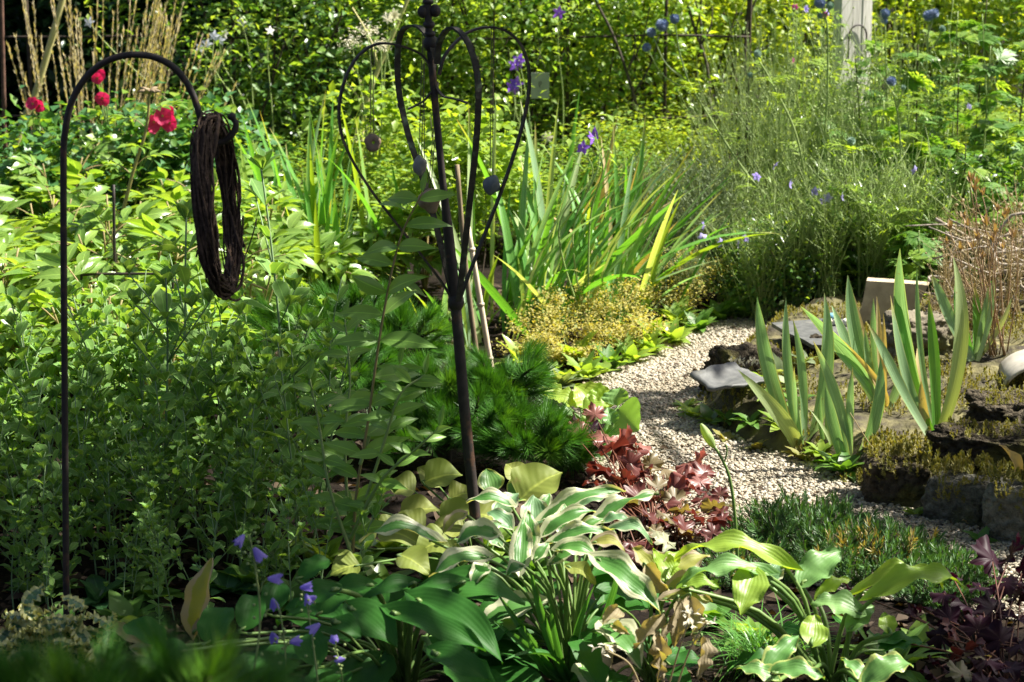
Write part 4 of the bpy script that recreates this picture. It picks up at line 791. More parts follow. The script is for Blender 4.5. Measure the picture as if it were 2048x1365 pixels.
# ------------------------------------------------------------------ lance-leaved sapling before the iron support
c = gr(700, 1215); sp_ = thing('lance_leaf_shrub', 'young shrub with smooth lance-shaped leaves rising before the iron support', 'shrub', c)
def lance_stem(pts, d, n, l0, l1, k0=0):
    P = spline([at(x, y, dd) for (x, y), dd in zip(pts, d)], 60); g = MB(); g.tube(P - c, np.linspace(.0042, .0018, 60), 6); g.obj('stem', M['stem'] if len(pts) < 5 else M['peony_stem'], sp_)
    for i in range(n):
        t = .12 + .88 * (i + .5) / n; b = P[int(t * 59)]; s = rng.rand()
        for sd in (-1, 1):
            if rng.rand() < .18: continue
            az = (0 if sd > 0 else math.pi) + (-.5 if i % 2 else .6) * sd + rng.randn() * .25; L = np.interp(t, [0, .6, 1], [l0, l1, l1 * .75]) * rng.uniform(.8, 1.15)
            e = b + L * nrm((math.cos(az), math.sin(az) * .8, rng.uniform(-.15, .5)))
            child_leaf(sp_, leaf_between(b, e, L * .34, 'lance', nrm((rng.randn() * .4, -.9, .75)), .08, .14, nv=8, nu=4), 'lance')
    T = leaf(.05, .014, 'lance', 6, 4, .2, .5); child_leaf(sp_, (T[0] @ R3(1.2, 1.2, 0).T + P[-1], T[1], T[2]), 'lance')
M['lance'] = leaf_mat('lance_leaf', (.13, .27, .05), (.2, .35, .07), .42, .4, veins='pinnate', vstr=.2)
lance_stem([(700, 1215), (712, 1000), (735, 850), (765, 640), (800, 480), (845, 385)], [c[1], 4.02, 4., 3.98, 3.97, 3.96], 15, .1, .11)
lance_stem([(700, 1080), (760, 965), (830, 900), (880, 855)], [4.0, 3.95, 3.9, 3.88], 6, .06, .062)
lance_stem([(705, 1150), (690, 900), (700, 760), (690, 640)], [4.05, 4.1, 4.15, 4.2], 7, .09, .08)
lance_stem([(720, 930), (765, 800), (800, 730)], [4.0, 4.05, 4.05], 6, .07, .07)
lance_stem([(710, 1130), (660, 980), (640, 860), (620, 760)], [4.0, 4.02, 4.05, 4.05], 8, .08, .075)
lance_stem([(715, 1050), (770, 880), (800, 790), (850, 750)], [4.0, 3.98, 3.96, 3.96], 8, .075, .07)
# ------------------------------------------------------------------ pines
def pine_tuft(needles, L, seed, mats, nl=.05):
    g = MB(); n = 5; P = np.stack([np.linspace(0, L, n), .01 * np.sin(np.linspace(0, 2, n) + seed), .006 * np.cos(np.linspace(0, 2, n))], -1)
    g.tube(P, np.linspace(.004, .0025, n), 5, 1)
    t = rng.rand(needles) ** .75; c = np.stack([np.interp(t, np.linspace(0, 1, n), P[:, k]) for k in range(3)], -1)
    T = leaf(1, .026, 'grass', 3, 1, .35, 0)
    a = rng.rand(needles) * 6.28; sp_ = np.interp(t, [0, 1], [1.45, .5]) + rng.randn(needles) * .12
    X = np.stack([np.cos(sp_), np.sin(sp_) * np.cos(a), np.sin(sp_) * np.sin(a)], -1); Yv = np.cross(X, np.array((1., .01, 0))); Yv /= np.linalg.norm(Yv, axis=1)[:, None]
    g.inst(T, np.stack([X, Yv, np.cross(X, Yv)], -1), c, nl * rng.uniform(.75, 1.1, needles)); return g.mesh('pine_shoot', mats)
PT = [pine_tuft(270, .06, k, [M['pine'], M['twig']]) for k in range(4)]
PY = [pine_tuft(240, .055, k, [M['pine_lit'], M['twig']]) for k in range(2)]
from mathutils import Matrix
def orient(o, az, el, roll=0.):
    o.rotation_euler = Matrix(R3(az, el, roll).tolist()).to_euler()
def pine(c, lobes, label, name='dwarf_pine', sc=1., young=.28):  # young is the share of tufts in the sunlit needle colour
    p = thing(name, label, 'pine', c)
    g = MB(); g.tube([(0, 0, -.03), (.01, 0, .06), (0, .02, .12)], (.03, .024, .018), 8); g.obj('trunk', M['bark'], p)
    for (x, y, z, rx, ry, rz, n) in lobes:
        g = MB(); g.tube(spline([(0, 0, .05), (x * .5, y * .5, z * .35 + .05), (x, y, z * .8)], 10), np.linspace(.014, .006, 10), 6); br = g.obj('branch', M['bark'], p)
        for i in range(n):
            ph = rng.rand() * 6.28; ct = 1 - 1.25 * rng.rand(); s = math.sqrt(max(0, 1 - ct * ct)); q = np.array((math.cos(ph) * s, math.sin(ph) * s, ct)); r = rng.uniform(.72, 1.)
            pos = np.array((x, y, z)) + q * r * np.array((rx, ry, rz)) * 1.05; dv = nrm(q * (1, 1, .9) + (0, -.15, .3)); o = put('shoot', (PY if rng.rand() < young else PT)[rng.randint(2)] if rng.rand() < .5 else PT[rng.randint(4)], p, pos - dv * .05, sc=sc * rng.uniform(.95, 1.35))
            orient(o, math.atan2(dv[1], dv[0]), math.asin(dv[2]), rng.rand() * 6)
            if i % 3 == 0:
                g = MB(); g.tube([np.array((x, y, z * .75)), pos * .5 + np.array((x, y, z * .75)) * .5, pos - dv * .05], (.006, .004, .003), 5); g.obj('twig', M['bark'], br)
    return p
c = gr(880, 925)
def lob(px, py, d, rx, ry, rz, n): q = at(px, py, d); return (q[0] - c[0], q[1] - c[1], q[2], rx, ry, rz, n)
pine(c, [lob(600, 665, 5.45, .13, .13, .09, 30), lob(720, 640, 5.6, .12, .13, .08, 28), lob(800, 700, 5.4, .12, .12, .1, 30), lob(690, 770, 5.15, .14, .12, .12, 30), lob(900, 790, 5.15, .12, .1, .09, 30), lob(1010, 770, 5.15, .1, .1, .085, 28), lob(960, 860, 5.02, .12, .1, .1, 28), lob(1060, 890, 4.95, .12, .1, .07, 32), lob(1150, 910, 4.98, .07, .08, .06, 18), lob(850, 880, 5.0, .12, .1, .08, 20), lob(560, 770, 5.25, .1, .1, .1, 18)],
     'low spreading dwarf pine with dark green needle tufts behind the iron support')
c = np.array((-.36, 1.75, 0)); p = c
pine(c, [(-.06, .02, .725, .09, .07, .055, 16), (.06, .0, .735, .08, .07, .055, 16), (.15, .03, .70, .06, .07, .05, 9), (-.16, .03, .705, .06, .07, .05, 9), (0, .06, .55, .16, .12, .14, 20)], 'soft green pine shrub close by, its needle tips out of focus', 'pine_shrub', .8, .4)

# ------------------------------------------------------------------ heath mounds beside the path
def sprig(seed, mat):
    g = MB(); g.tube([(0, 0, 0), (.003, 0, .03), (.006 * rng.randn(), .006 * rng.randn(), .062)], (.0012, .001, .0007), 4, 1)
    n = 46; t = rng.rand(n); T = leaf(.018, .003, 'lance', 2, 1, -.3, 0); g.inst(T, R3(rng.rand(n) * 6.28, .25 + .8 * t + rng.randn(n) * .15, 0), np.stack([0 * t, 0 * t, .008 + .054 * t], -1), rng.uniform(.7, 1.2, n)); return g.mesh('sprig', [mat, M['twig']])
SG = [sprig(k, M['heath']) for k in range(5)]; SY = [sprig(k, M['heath_y']) for k in range(2)]
for px, py, rx, ry, rz, n, yel, lb in [(1610, 1095, .17, .15, .085, 280, .0, 'dark feathery heath mound next to the red heuchera'), (1745, 1140, .17, .15, .075, 280, .16, 'heath mound with browned yellow patch in its middle'), (1880, 1185, .13, .12, .06, 200, .0, 'heath mound thinning out toward the purple heuchera'), (1500, 1160, .1, .1, .05, 70, .05, 'smallest heath tuft under the lime hosta leaves')]:
    c = gr(px, py); p = thing('heath_mound', lb, 'heath', c, 'heath mounds along the path')
    g = MB()
    for q in range(14): a = rng.rand() * 6.28; g.tube([(0, 0, -.01), (math.cos(a) * rx * .4, math.sin(a) * ry * .4, rz * .5), (math.cos(a) * rx * .85, math.sin(a) * ry * .85, rz * .45)], .0018, 4)
    g.obj('woody_base', M['twig'], p)
    for i in range(n):
        a = rng.rand() * 6.28; r = math.sqrt(rng.rand()); x, y = r * math.cos(a), r * math.sin(a); z = rz * math.sqrt(max(0, 1 - r * r * .9)) * rng.uniform(.7, 1.05)
        yl_ = yel > 0 and rng.rand() < yel * 3 * math.exp(-((x + .1) ** 2 + (y) ** 2) * 6)
        put('sprig', (SY[rng.randint(2)] if yl_ else SG[rng.randint(5)]), p, (x * rx, y * ry, max(z - .035, -.005)), (-y * .7 + rng.randn() * .35, x * .7 + rng.randn() * .35, rng.rand() * 6), rng.uniform(.8, 1.25))

# ------------------------------------------------------------------ peonies
def peony_leaf(seed):
    g = MB(); P = spline([(0, 0, 0), (.07, 0, .03), (.14, 0, .025)], 8); g.tube(P, np.linspace(.003, .0016, 8), 5, 1)
    for (c, az, L) in [((.14, 0, .025), 0, .12), ((.14, 0, .025), .55, .105), ((.14, 0, .025), -.55, .105), ((.09, 0, .03), 1.0, .1), ((.09, 0, .03), -1.0, .1), ((.1, .03, .03), .75, .09), ((.1, -.03, .03), -.75, .09), ((.09, .02, .03), 1.5, .08), ((.09, -.02, .03), -1.5, .08)]:
        L *= rng.uniform(.85, 1.2); T = leaf(L, L * .36, 'lance', 5, 2, rng.uniform(.3, 1.), .3); g.inst(T, R3([az + rng.randn() * .12], [rng.uniform(-.1, .35)], [rng.randn() * .25]), [c], 1.)
    return g.mesh('compound_leaf', [M['peony'], M['peony_stem']])
PL_ = [peony_leaf(k) for k in range(6)]
def peony(c, H, n, label, group, spread=.17):
    p = thing('peony', label, 'peony', c, group)
    for s in range(6):
        a = s * 1.05 + rng.rand(); tip = np.array((math.cos(a) * spread * .6, math.sin(a) * spread * .6, H * rng.uniform(.75, 1))); g = MB(); P = spline([(0, 0, -.01), tip * (.4, .4, .5), tip], 10); g.tube(P, np.linspace(.0055, .003, 10), 6); g.obj('stem', M['peony_stem'], p)
        for q in range(n // 6):
            t = rng.uniform(.45, 1.); b = P[int(t * 9)]; o = put('compound_leaf', PL_[rng.randint(6)], p, b, sc=rng.uniform(.75, 1.15)); orient(o, a + rng.randn() * 1.2 + (0 if q % 2 else .8), rng.uniform(-.15, .6), rng.randn() * .3)
pg = 'peonies massed behind the herbs'
for row, (d, n) in enumerate([(5.35, 6), (5.8, 7), (6.3, 7), (6.85, 7), (7.4, 7)]):
    for i in range(n):
        px = -340 + (850 + 20 * row) * (i + .5) / n + rng.randn() * 20; x = at(px, 600, d)[0]
        if row == 0 and px > 400: continue
        peony(np.array((x, d + rng.randn() * .1, 0)), rng.uniform(.38, .48) * (1.08 if row > 2 else 1.), 24, 'leafy peony out of flower in the sunlit mass behind the herbs', pg)
for px, py, h in [(600, 640, .26), (700, 620, .25), (790, 600, .3), (850, 580, .3)]:
    c = gr(px, py); peony(c, h, 18, 'low peony growing under the flag irises behind the pine', 'low peonies under the flag irises', .15)
c = gr(205, 690); ps = thing('peony_seed_stem', 'leaning brown peony stem with a star of dry seed pods before red roses', 'seed stem', c)
P = spline([c * (1, 1, 0), at(225, 520, c[1]), at(262, 360, c[1]), at(292, 260, c[1]), at(299, 186, c[1])], 30); g = MB(); g.tube(P - c, np.linspace(.008, .0045, 30), 6); g.obj('stem', M['peony_stem'], ps)
for q in range(7):
    g = MB(); T = np.linspace(0, 1, 9); r = .0075 * np.sin(np.linspace(.3, 3.0, 9)); az = q * .9; dv = np.array((math.cos(az) * .85, math.sin(az) * .85, .35 + .25 * (q % 2))); Q = (T[:, None] * .042) * dv + np.stack([0 * T, 0 * T, -.01 * T ** 2], -1); g.tube(Q + P[-1] - c, r + .0008, 6); g.obj('seed_pod', M['brown_cane'], ps)
for t, az, el in [(24, 0, .3), (22, 2.8, .2), (16, .2, .3), (15, 3., .3), (18, -1.5, .2), (10, .4, .2), (11, 3.3, .3)]:
    o = put('compound_leaf', PL_[rng.randint(6)], ps, P[t] - c, sc=.6); orient(o, az, el)

# ------------------------------------------------------------------ shrubs, climbers, hedge
def leaf_cloud(n, T, mats_p, shell=.55, el=.5, flat=1., up=.25, smin=.7, smax=1.3, mis=None):
    """a unit crown: leaves spread through a ball, thicker toward its skin and in clumps"""
    g = MB(); nc = 26; cc = rng.randn(nc, 3); cc /= np.linalg.norm(cc, axis=1)[:, None]; cc *= rng.uniform(.45, .92, (nc, 1))
    k = rng.randint(nc, size=n); q = cc[k] + rng.randn(n, 3) * .17; w = rng.rand(n) < .35
    b = rng.randn(n, 3); b /= np.linalg.norm(b, axis=1)[:, None]; q[w] = (b * rng.uniform(.3, 1., (n, 1)) ** shell)[w]
    return q
def shrub_mesh(name, n, size, T, mats, probs, dims):
    g = MB(); q = leaf_cloud(n, T, None) * np.array(dims); az = np.arctan2(q[:, 1], q[:, 0]) + rng.randn(n) * 1.1; el = rng.randn(n) * .45 + .1; ro = rng.randn(n) * .5
    mi = rng.choice(len(mats), n, p=probs); tt = rng.randint(len(T), size=n)
    for m in range(len(mats)):
        for t in range(len(T)):
            s = (mi == m) & (tt == t)
            if s.any(): g.inst(T[t], R3(az[s], el[s], ro[s]), q[s], size * rng.uniform(.65, 1.3, s.sum()), m)
    return g.mesh(name, [M[x] for x in mats])
OV = [leaf(1, .55, 'ovate', 2, 2, .5, .3), leaf(1, .48, 'ovate', 2, 2, .9, .35)]
RD = [leaf(1, .8, 'round', 2, 2, .3, .25), leaf(1, .7, 'round', 2, 2, .6, .3)]
LN = [leaf(1, .26, 'lance', 3, 2, .6, .3), leaf(1, .2, 'lance', 3, 2, 1., .3)]
def branches(par, dims, n, r, z0, mat='twig'):
    for k in range(n):
        a = rng.rand() * 6.28; e = np.array((math.cos(a) * dims[0] * .75, math.sin(a) * dims[1] * .75, z0 + dims[2] * rng.uniform(-.2, .8))); g = MB()
        b = np.array((rng.randn() * .04, rng.randn() * .04, -.02)); g.tube(spline([b, b * .6 + e * .4 + rng.randn(3) * .03, e], 10), np.linspace(r, r * .35, 10), 6); g.obj('branch', M[mat], par)
def shrub(name, label, c, z, dims, mesh, cat='shrub', group=None, nb=6, br=.008, sc=1., rz=None, bm='twig'):
    p = thing(name, label, cat, (c[0], c[1], 0), group); o = put('foliage', mesh, p, (0, 0, z), (0, 0, rng.rand() * 6.28 if rz is None else rz), sc); o['kind'] = 'stuff'
    branches(p, dims, nb, br, z, bm); return p
CL = [shrub_mesh('climber', 5200, .045, OV, ['climb', 'lime', 'mid'], [.5, .25, .25], (.62, .34, .85)) for k in range(2)]
CY = [shrub_mesh('golden_climber', 4600, .052, OV, ['yell', 'lime', 'climb'], [.5, .3, .2], (.65, .38, .85)) for k in range(2)]
CD = [shrub_mesh('shade_climber', 4200, .055, OV, ['mid', 'climb', 'dark'], [.5, .2, .3], (.55, .3, .9))]
for px, d, z, ms, lb in [(520, 9.1, .72, CD[0], 'green climber in half shade on the trellis above the vine wreath'), (690, 9.4, .7, CL[0], 'sunlit climber on the trellis behind the outer heart loop'), (860, 9.5, .75, CL[1], 'bright climber covering the trellis behind the iron heart'), (1030, 9.4, .72, CL[0], 'light green climber carrying violet clematis flowers'), (1190, 9.6, .7, CL[1], 'small-leaved climber behind the frosted glass tile'),
                         (1360, 9.9, .75, CY[0], 'yellow-green climber with dark stems behind the globe thistles'), (1530, 10.1, .78, CY[1], 'golden-green leafy climber beside the weathered post'), (1880, 10.3, .72, CY[0], 'pale yellow-green shrub behind tall aconites past the post'), (2110, 10.2, .75, CL[1], 'bright shrub closing the bed beyond the tall aconites'), (380, 9.6, .75, CD[0], 'dark climber behind the arching grass plumes')]:
    x = at(px, 200, d)[0]; shrub('climbing_shrub', lb, (x, d), z, (.55, .3, .75), ms, 'climber', None, 9, .011)
HD = shrub_mesh('hedge', 15000, .085, OV, ['dark', 'mid'], [.9, .1], (1.0, .55, 1.6))
HL = shrub_mesh('light_hedge', 9000, .075, OV, ['climb', 'lime', 'mid'], [.4, .25, .35], (1.0, .55, 1.6))
for k in range(12):
    x = -4.9 + k * .85; dk = x < -.9
    shrub('hedge_bush', 'dark dense hedge bush closing the garden behind the trellis' if dk else 'tall leafy hedge bush beyond the trellis climbers', (x, 11.2 + .15 * (k % 2) + (0 if dk else 1.2)), 1.45, (.8, .4, 1.3), HD if dk else HL, 'hedge', 'dark hedge bushes' if dk else 'tall hedge bushes', 5, .02)
for k in range(7):
    x = -5.2 + k * .95; shrub('hedge_bush', 'dark hedge bush of the second row behind the plume grass', (x, 12.6 + .1 * (k % 2)), 1.4, (.8, .4, 1.3), HD, 'hedge', 'second row of dark hedge bushes', 4, .02)
# thorny rose cane and trained stems
c = at(20, 300, 8.4) * (1, 1, 0); rc = thing('rose_cane', 'thick pale thorny rose cane arching up among the grass plumes', 'rose', c)
P = spline([c, at(35, 290, 8.4), at(70, 190, 8.4), at(100, 90, 8.4), at(125, 0, 8.4), at(160, -120, 8.4)], 40); g = MB(); g.tube(P - c, np.linspace(.017, .0125, 40), 8); g.obj('cane', M['thorn_cane'], rc)
for q in range(26): i = rng.randint(6, 39); dv = nrm(np.r_[rng.choice([-1, 1]), rng.randn() * .6, .3]); b = P[i] - c; g = MB(); g.tube([b + dv * .012, b + dv * .022, b + dv * .03 + (0, 0, .004)], (.004, .002, .0004), 4); g.obj('thorn', M['thorn_cane'], rc)
for pts, d, r, lb in [([(720, 330), (735, 200), (790, 60), (840, -60)], 8.9, .012, 'pale thick stem rising behind the outer heart loop'), ([(1300, 330), (1270, 200), (1230, 80), (1190, 0)], 9.2, .008, 'dark bare stem leaning away from globe thistles'), ([(1420, 260), (1415, 140), (1390, 60), (1360, -40)], 9.4, .009, 'forked dark stem behind the blue thistle heads'), ([(1500, 250), (1490, 120), (1500, -40)], 9.5, .009, 'upright dark stem beside the weathered post')]:
    b = at(*pts[0], d) * (1, 1, 0); t = thing('bare_stem', lb, 'stem', b); P = spline([b] + [at(x, y, d) for x, y in pts], 24); g = MB(); g.tube(P - b, np.linspace(r, r * .7, 24), 7); g.obj('trunk', M['thorn_cane'] if 'pale' in lb else M['bark'], t)
    for q in range(3): i = rng.randint(10, 22); e = P[i] + np.r_[rng.uniform(-.2, .2), 0, rng.uniform(.12, .3)]; g = MB(); g.tube(spline([P[i] - b, (P[i] + e) / 2 - b + (.02, 0, 0), e - b], 8), np.linspace(r * .6, r * .3, 8), 5); g.obj('branch', M['bark'] if 'dark' in lb else M['thorn_cane'], t)

# ------------------------------------------------------------------ plume grass, roses
def plume(seed):
    g = MB(); n = 12; z = np.linspace(0, 1, n); P = np.stack([.04 * z ** 2, 0 * z, z], -1); g.tube(P, np.linspace(.0026, .0012, n), 4, 1)
    k = 70; t = rng.uniform(.6, 1., k); T = leaf(.028, .005, 'lance', 2, 1, .1, 0); c = np.stack([.04 * t ** 2, 0 * t, t], -1); g.inst(T, R3(rng.rand(k) * 6.28, 1.36 + rng.randn(k) * .06, 0), c, rng.uniform(.7, 1.2, k)); return g.mesh('plume_stalk', [M['plume'], M['straw']])
PM = [plume(k) for k in range(4)]
c = at(190, 330, 8.3) * (1, 1, 0); pgm = thing('plume_grass', 'fountain of tall buff grass plumes behind the red roses', 'grass', c)
for k in range(62):
    if k < 32: tx, ty = rng.uniform(0, 290), rng.uniform(-60, 110)
    else: tx, ty = rng.uniform(290, 500), 0; ty = np.interp(tx, [290, 500], [-40, 150]) + rng.uniform(-20, 60)
    T = at(tx, ty, 8.3 + rng.randn() * .15); b = np.array((c[0] + (tx - 200) * .0006 + rng.randn() * .05, 8.3 + rng.randn() * .06, 0)); dv = T - b; L = np.linalg.norm(dv); o = put('plume_stalk', PM[rng.randint(4)], pgm, b - c, sc=L)
    q = Vector(dv).to_track_quat('Z', 'X'); o.rotation_euler = (q @ Matrix.Rotation(rng.rand() * 6, 3, 'Z').to_quaternion()).to_euler(); o.scale = (1., 1., L)
g = MB(); n = 260; T = leaf(1, .012, 'grass', 5, 1, 1.1, 0); g.inst(T, R3(rng.rand(n) * 6.28, rng.uniform(1., 1.5, n), 0), np.c_[rng.randn(n, 2) * .12, np.zeros(n)], rng.uniform(.4, .8, n)); g.obj('basal_blades', M['lime'], pgm, stuff=True)
RM = shrub_mesh('rose_foliage', 2600, .05, RD, ['rose', 'mid', 'lime'], [.65, .2, .15], (.42, .3, .4))
for px, d, z, lb in [(235, 7.75, .33, 'shrub rose with red single flowers and bluish round leaves'), (60, 7.8, .28, 'low shrub rose with one red flower by the rust pole'), (400, 7.9, .33, 'shrub rose foliage behind the hook of the wreath')]:
    x = at(px, 250, d)[0]; p = shrub('rose_bush', lb, (x, d), z, (.35, .25, .35), RM, 'rose', None, 6, .006)
    F_ = {235: [(200, 152, 7.7, 18), (195, 156, 7.68, 16), (205, 196, 7.6, 20), (212, 201, 7.62, 15), (325, 232, 7.4, 24), (340, 246, 7.42, 24), (308, 244, 7.4, 22), (305, 255, 7.42, 18), (332, 222, 7.44, 22)], 60: [(66, 208, 7.6, 18), (80, 211, 7.6, 18)], 400: []}[px]
    for fx, fy, fd, fr in F_:
        b = at(fx, fy, fd); g = MB(); V_, Fc, u_ = ICO; g.raw(V_ * .006 + b - np.array((x, d, 0)), Fc); fl = g.obj('flower', M['alch'], p); r = fr * mpp(fd) * .7; a0 = rng.rand() * 6; til = R3(-1.57 + rng.randn() * .4, rng.uniform(-.3, .5), 0)
        for q in range(5):
            V, Fq, uv = leaf(r * 1.15, r * 1.15, 'obovate', 5, 4, -.5, .15, r * .12, 1.3, seed=q); a = a0 + q * 1.257; cq, sq = math.cos(a), math.sin(a)
            W = np.stack([V[:, 2] + .002, V[:, 0] * cq - V[:, 1] * sq, V[:, 0] * sq + V[:, 1] * cq], -1) @ til.T + b - np.array((x, d, 0)); g = MB(); g.raw(W, Fq, uv, rng.rand()); g.obj('petal', M['rose_fl'], fl)
        g = MB(); e = b - np.array((x, d, 0)); g.tube(spline([e, e * (.8, .8, .85), e * (.4, .4, .6)], 8), .0022, 5); g.obj('flower_stalk', M['stem'], p)

# ------------------------------------------------------------------ clematis and other flowers on the climbers
def star(r, n, mat, parent, b, til, name='flower', wd=.55, bend=.3):
    g = MB(); V_, Fc, u_ = ICO; g.raw(V_ * r * .13 + b, Fc); fl = g.obj(name, M['cream'], parent)
    for q in range(n):
        V, Fq, uv = leaf(r, r * wd, 'ovate', 4, 2, bend, .2); a = q * 6.283 / n + rng.rand() * .2; cq, sq = math.cos(a), math.sin(a)
        W = np.stack([V[:, 2] + .002, V[:, 0] * cq - V[:, 1] * sq, V[:, 0] * sq + V[:, 1] * cq], -1) @ til.T + b; g = MB(); g.raw(W, Fq, uv, rng.rand()); g.obj('petal', M[mat], fl)
def vine(name, label, base_px, d, heads, mat, n, r, stem='stem', cat='climber'):
    b0 = at(base_px, 300, d) * (1, 1, 0); p = thing(name, label, cat, b0)
    for px, py in heads:
        T = at(px, py, d + rng.randn() * .04); g = MB(); g.tube(spline([np.zeros(3), (T - b0) * (.3, .5, .55) + rng.randn(3) * .04, (T - b0) * (.8, 1, .85) + rng.randn(3) * .02, T - b0], 20), np.linspace(.004, .0015, 20), 5); g.obj('stem', M[stem], p)
        star(r, n, mat, p, T - b0, R3(-1.57 + rng.randn() * .5, rng.uniform(-.2, .5), 0))
    g = MB(); k = 60; hp = np.array([at(*heads[rng.randint(len(heads))], d) for _ in range(k)]) - b0 + rng.randn(k, 3) * .07; g.inst(OV[0], R3(rng.rand(k) * 6.28, rng.randn(k) * .4, 0), hp, .04 * rng.uniform(.7, 1.2, k)); g.obj('foliage', M['climb'], p, stuff=True)
vine('clematis', 'violet clematis flowers hanging beside the frosted glass tile', 1050, 8.5, [(1038, 122), (1030, 130), (1032, 168), (1025, 175)], 'purple', 5, .036)
vine('clematis', 'deep violet clematis flowers above the green strap leaves', 1180, 6.55, [(1190, 265), (1183, 278), (1165, 296)], 'purple', 5, .028)
vine('clematis', 'purple clematis flower high on the trellis post', 1120, 8.9, [(1118, 26)], 'purple', 5, .035)
vine('potato_vine', 'vine with pale lavender star flowers over the grass plumes', 440, 8.4, [(428, 72), (440, 80), (400, 95), (414, 88), (178, 45), (362, 242)], 'pale_lav', 5, .026)
vine('potato_vine', 'vine with small white star flowers beside trellis post', 520, 8.7, [(483, 45), (540, 62), (450, 68)], 'white_fl', 5, .024)
vine('pink_rambler', 'rambler with pale pink double flowers behind the iron finial', 790, 8.8, [(790, 30), (776, 36), (1095, 275)], 'cream', 7, .03)
vine('wild_scabious', 'scabious with lilac-pink heads in front of the weathered post', 1700, 8.6, [(1775, 138), (1675, 172), (1655, 25), (1613, 18), (1938, 213)], 'lav', 7, .02)
vine('wild_scabious', 'scabious with dark magenta heads beside the post', 1590, 8.4, [(1586, 123), (1590, 15), (1650, 30)], 'magenta', 7, .018)
ef = thing('elder_shrub', 'shrub with creamy flat flower clusters seen through the iron heart', 'shrub', at(730, 340, 7.9) * (1, 1, 0))
for px, py, r in [(735, 62, .055), (703, 84, .05), (748, 268, .06), (730, 285, .05), (762, 90, .04)]:
    T = at(px, py, 7.9) - np.array(ef.location); g = MB(); g.tube(spline([np.zeros(3), T * (.5, 1, .6) + (.03, 0, 0), T], 12), np.linspace(.006, .002, 12), 5); g.obj('stem', M['stem'], ef)
    k = 170; u = rng.randn(k, 3) * (r * .5, r * .5, r * .28); g = MB(); g.inst(RD[0], R3(rng.rand(k) * 6.28, rng.randn(k) * .6, 0), u + T, .0085); g.obj('flower_cluster', M['cream'], ef, stuff=True)
EM = shrub_mesh('elder', 900, .055, OV, ['lime', 'climb'], [.6, .4], (.25, .2, .3)); o = put('foliage', EM, ef, (0, .05, .5)); o['kind'] = 'stuff'
SL = shrub_mesh('cistus', 1500, .042, RD, ['lime', 'climb'], [.5, .5], (.24, .2, .26))
shrub('small_rose_shrub', 'loose shrub with light round leaves filling the iron heart', at(930, 300, 7.2)[:2], .48, (.24, .2, .28), SL, 'shrub', None, 8, .005)
# ------------------------------------------------------------------ right side: thistles, aconites, wild flowers
def globe(r, mat):
    n = 190; i = np.arange(n) + .5; ph = np.arccos(1 - 2 * i / n); th = math.pi * (1 + 5 ** .5) * i; q = np.stack([np.cos(th) * np.sin(ph), np.sin(th) * np.sin(ph), np.cos(ph)], -1); g = MB()
    V_, F, u = ICO; g.raw(V_ * r * .72, F, None, .1); T = (np.array([(.0, -.09, -.05), (0, .09, -.05), (0, 0, .1), (.5, 0, 0)]) * 1., np.array([(0, 1, 3), (1, 2, 3), (2, 0, 3)]), np.zeros((4, 2)))
    g.inst(T, R3(th, math.pi / 2 - ph, 0), q * r * .66, r * .75, 0); return g.mesh('flower_head', mat, smooth=False)
GB, GG = globe(.025, M['thistle']), globe(.019, M['thistle_g'])
def fern(L, mat, k=7):
    g = MB(); P = spline([(0, 0, 0), (L * .5, 0, L * .12), (L, 0, -L * .1)], 8); g.tube(P, np.linspace(.0016, .0006, 8), 4)
    for i in range(k):
        t = (i + 1) / (k + 1); c = np.array([np.interp(t, np.linspace(0, 1, 8), P[:, j]) for j in range(3)]); l = L * .34 * math.sin(math.pi * (t * .75 + .2))
        for s in (-1, 1): T = leaf(l, l * .3, 'lance', 3, 2, .5, .2); g.inst(T, R3([s * .95], [.1 + rng.randn() * .15], 0), [c], 1.)
    return g.mesh('fern_leaf', [mat])
FT, FA = [fern(.11, M['lime']) for _ in range(2)], [fern(.12, M['mid']) for _ in range(2)]
def thistle(label, base, d, main, heads, nleaf=8):
    b = at(*base, d); b[2] = 0; p = thing('globe_thistle', label, 'globe thistle', b); P = spline([b] + [at(x, y, d) for x, y in main], 40); g = MB(); g.tube(P - b, np.linspace(.0055, .0032, 40), 6); g.obj('stem', M['stem'], p)
    for px, py, fr, gm, s in heads:
        T = at(px, py, d); q = P[int(fr * 39)]
        if fr < 1: m = (q + T) / 2 + (0, 0, .0); g = MB(); g.tube(spline([q - b, m + np.r_[(T - q)[0] * .12, 0, -abs((T - q)[0]) * .15] - b, T - b], 12), np.linspace(.0032, .0024, 12), 6); g.obj('branch', M['grey'], p)
        put('flower_head', GG if gm else GB, p, T - b, (rng.rand() * 6, rng.rand() * 6, 0), s)
    for q in range(nleaf): i = rng.randint(12, 36); o = put('leaf', FT[rng.randint(2)], p, P[i] - b, sc=rng.uniform(.7, 1.2)); orient(o, rng.rand() * 6.28, rng.uniform(0, .5))
thistle('globe thistle with four blue heads on branching stem leaning toward the heart', (1640, 560), 7.3, [(1560, 430), (1495, 350), (1440, 268), (1395, 195), (1370, 150)], [(1293, 95, .86, 0, .72), (1303, 65, .94, 0, .78), (1324, 51, 1, 0, 1.05), (1349, 38, .97, 0, .8)], 12)
thistle('globe thistle with paired slate-blue heads before the weathered post', (1680, 560), 7.6, [(1650, 350), (1655, 180), (1655, 60), (1645, 20)], [(1640, 6, 1, 0, .95), (1660, 12, .9, 1, .9), (1640, 32, .85, 1, .7)])
thistle('globe thistle with a single blue head above the lavender bells', (1815, 560), 7.2, [(1805, 400), (1798, 250), (1786, 185)], [(1783, 163, 1, 0, .8), (1807, 175, .8, 1, .5)])
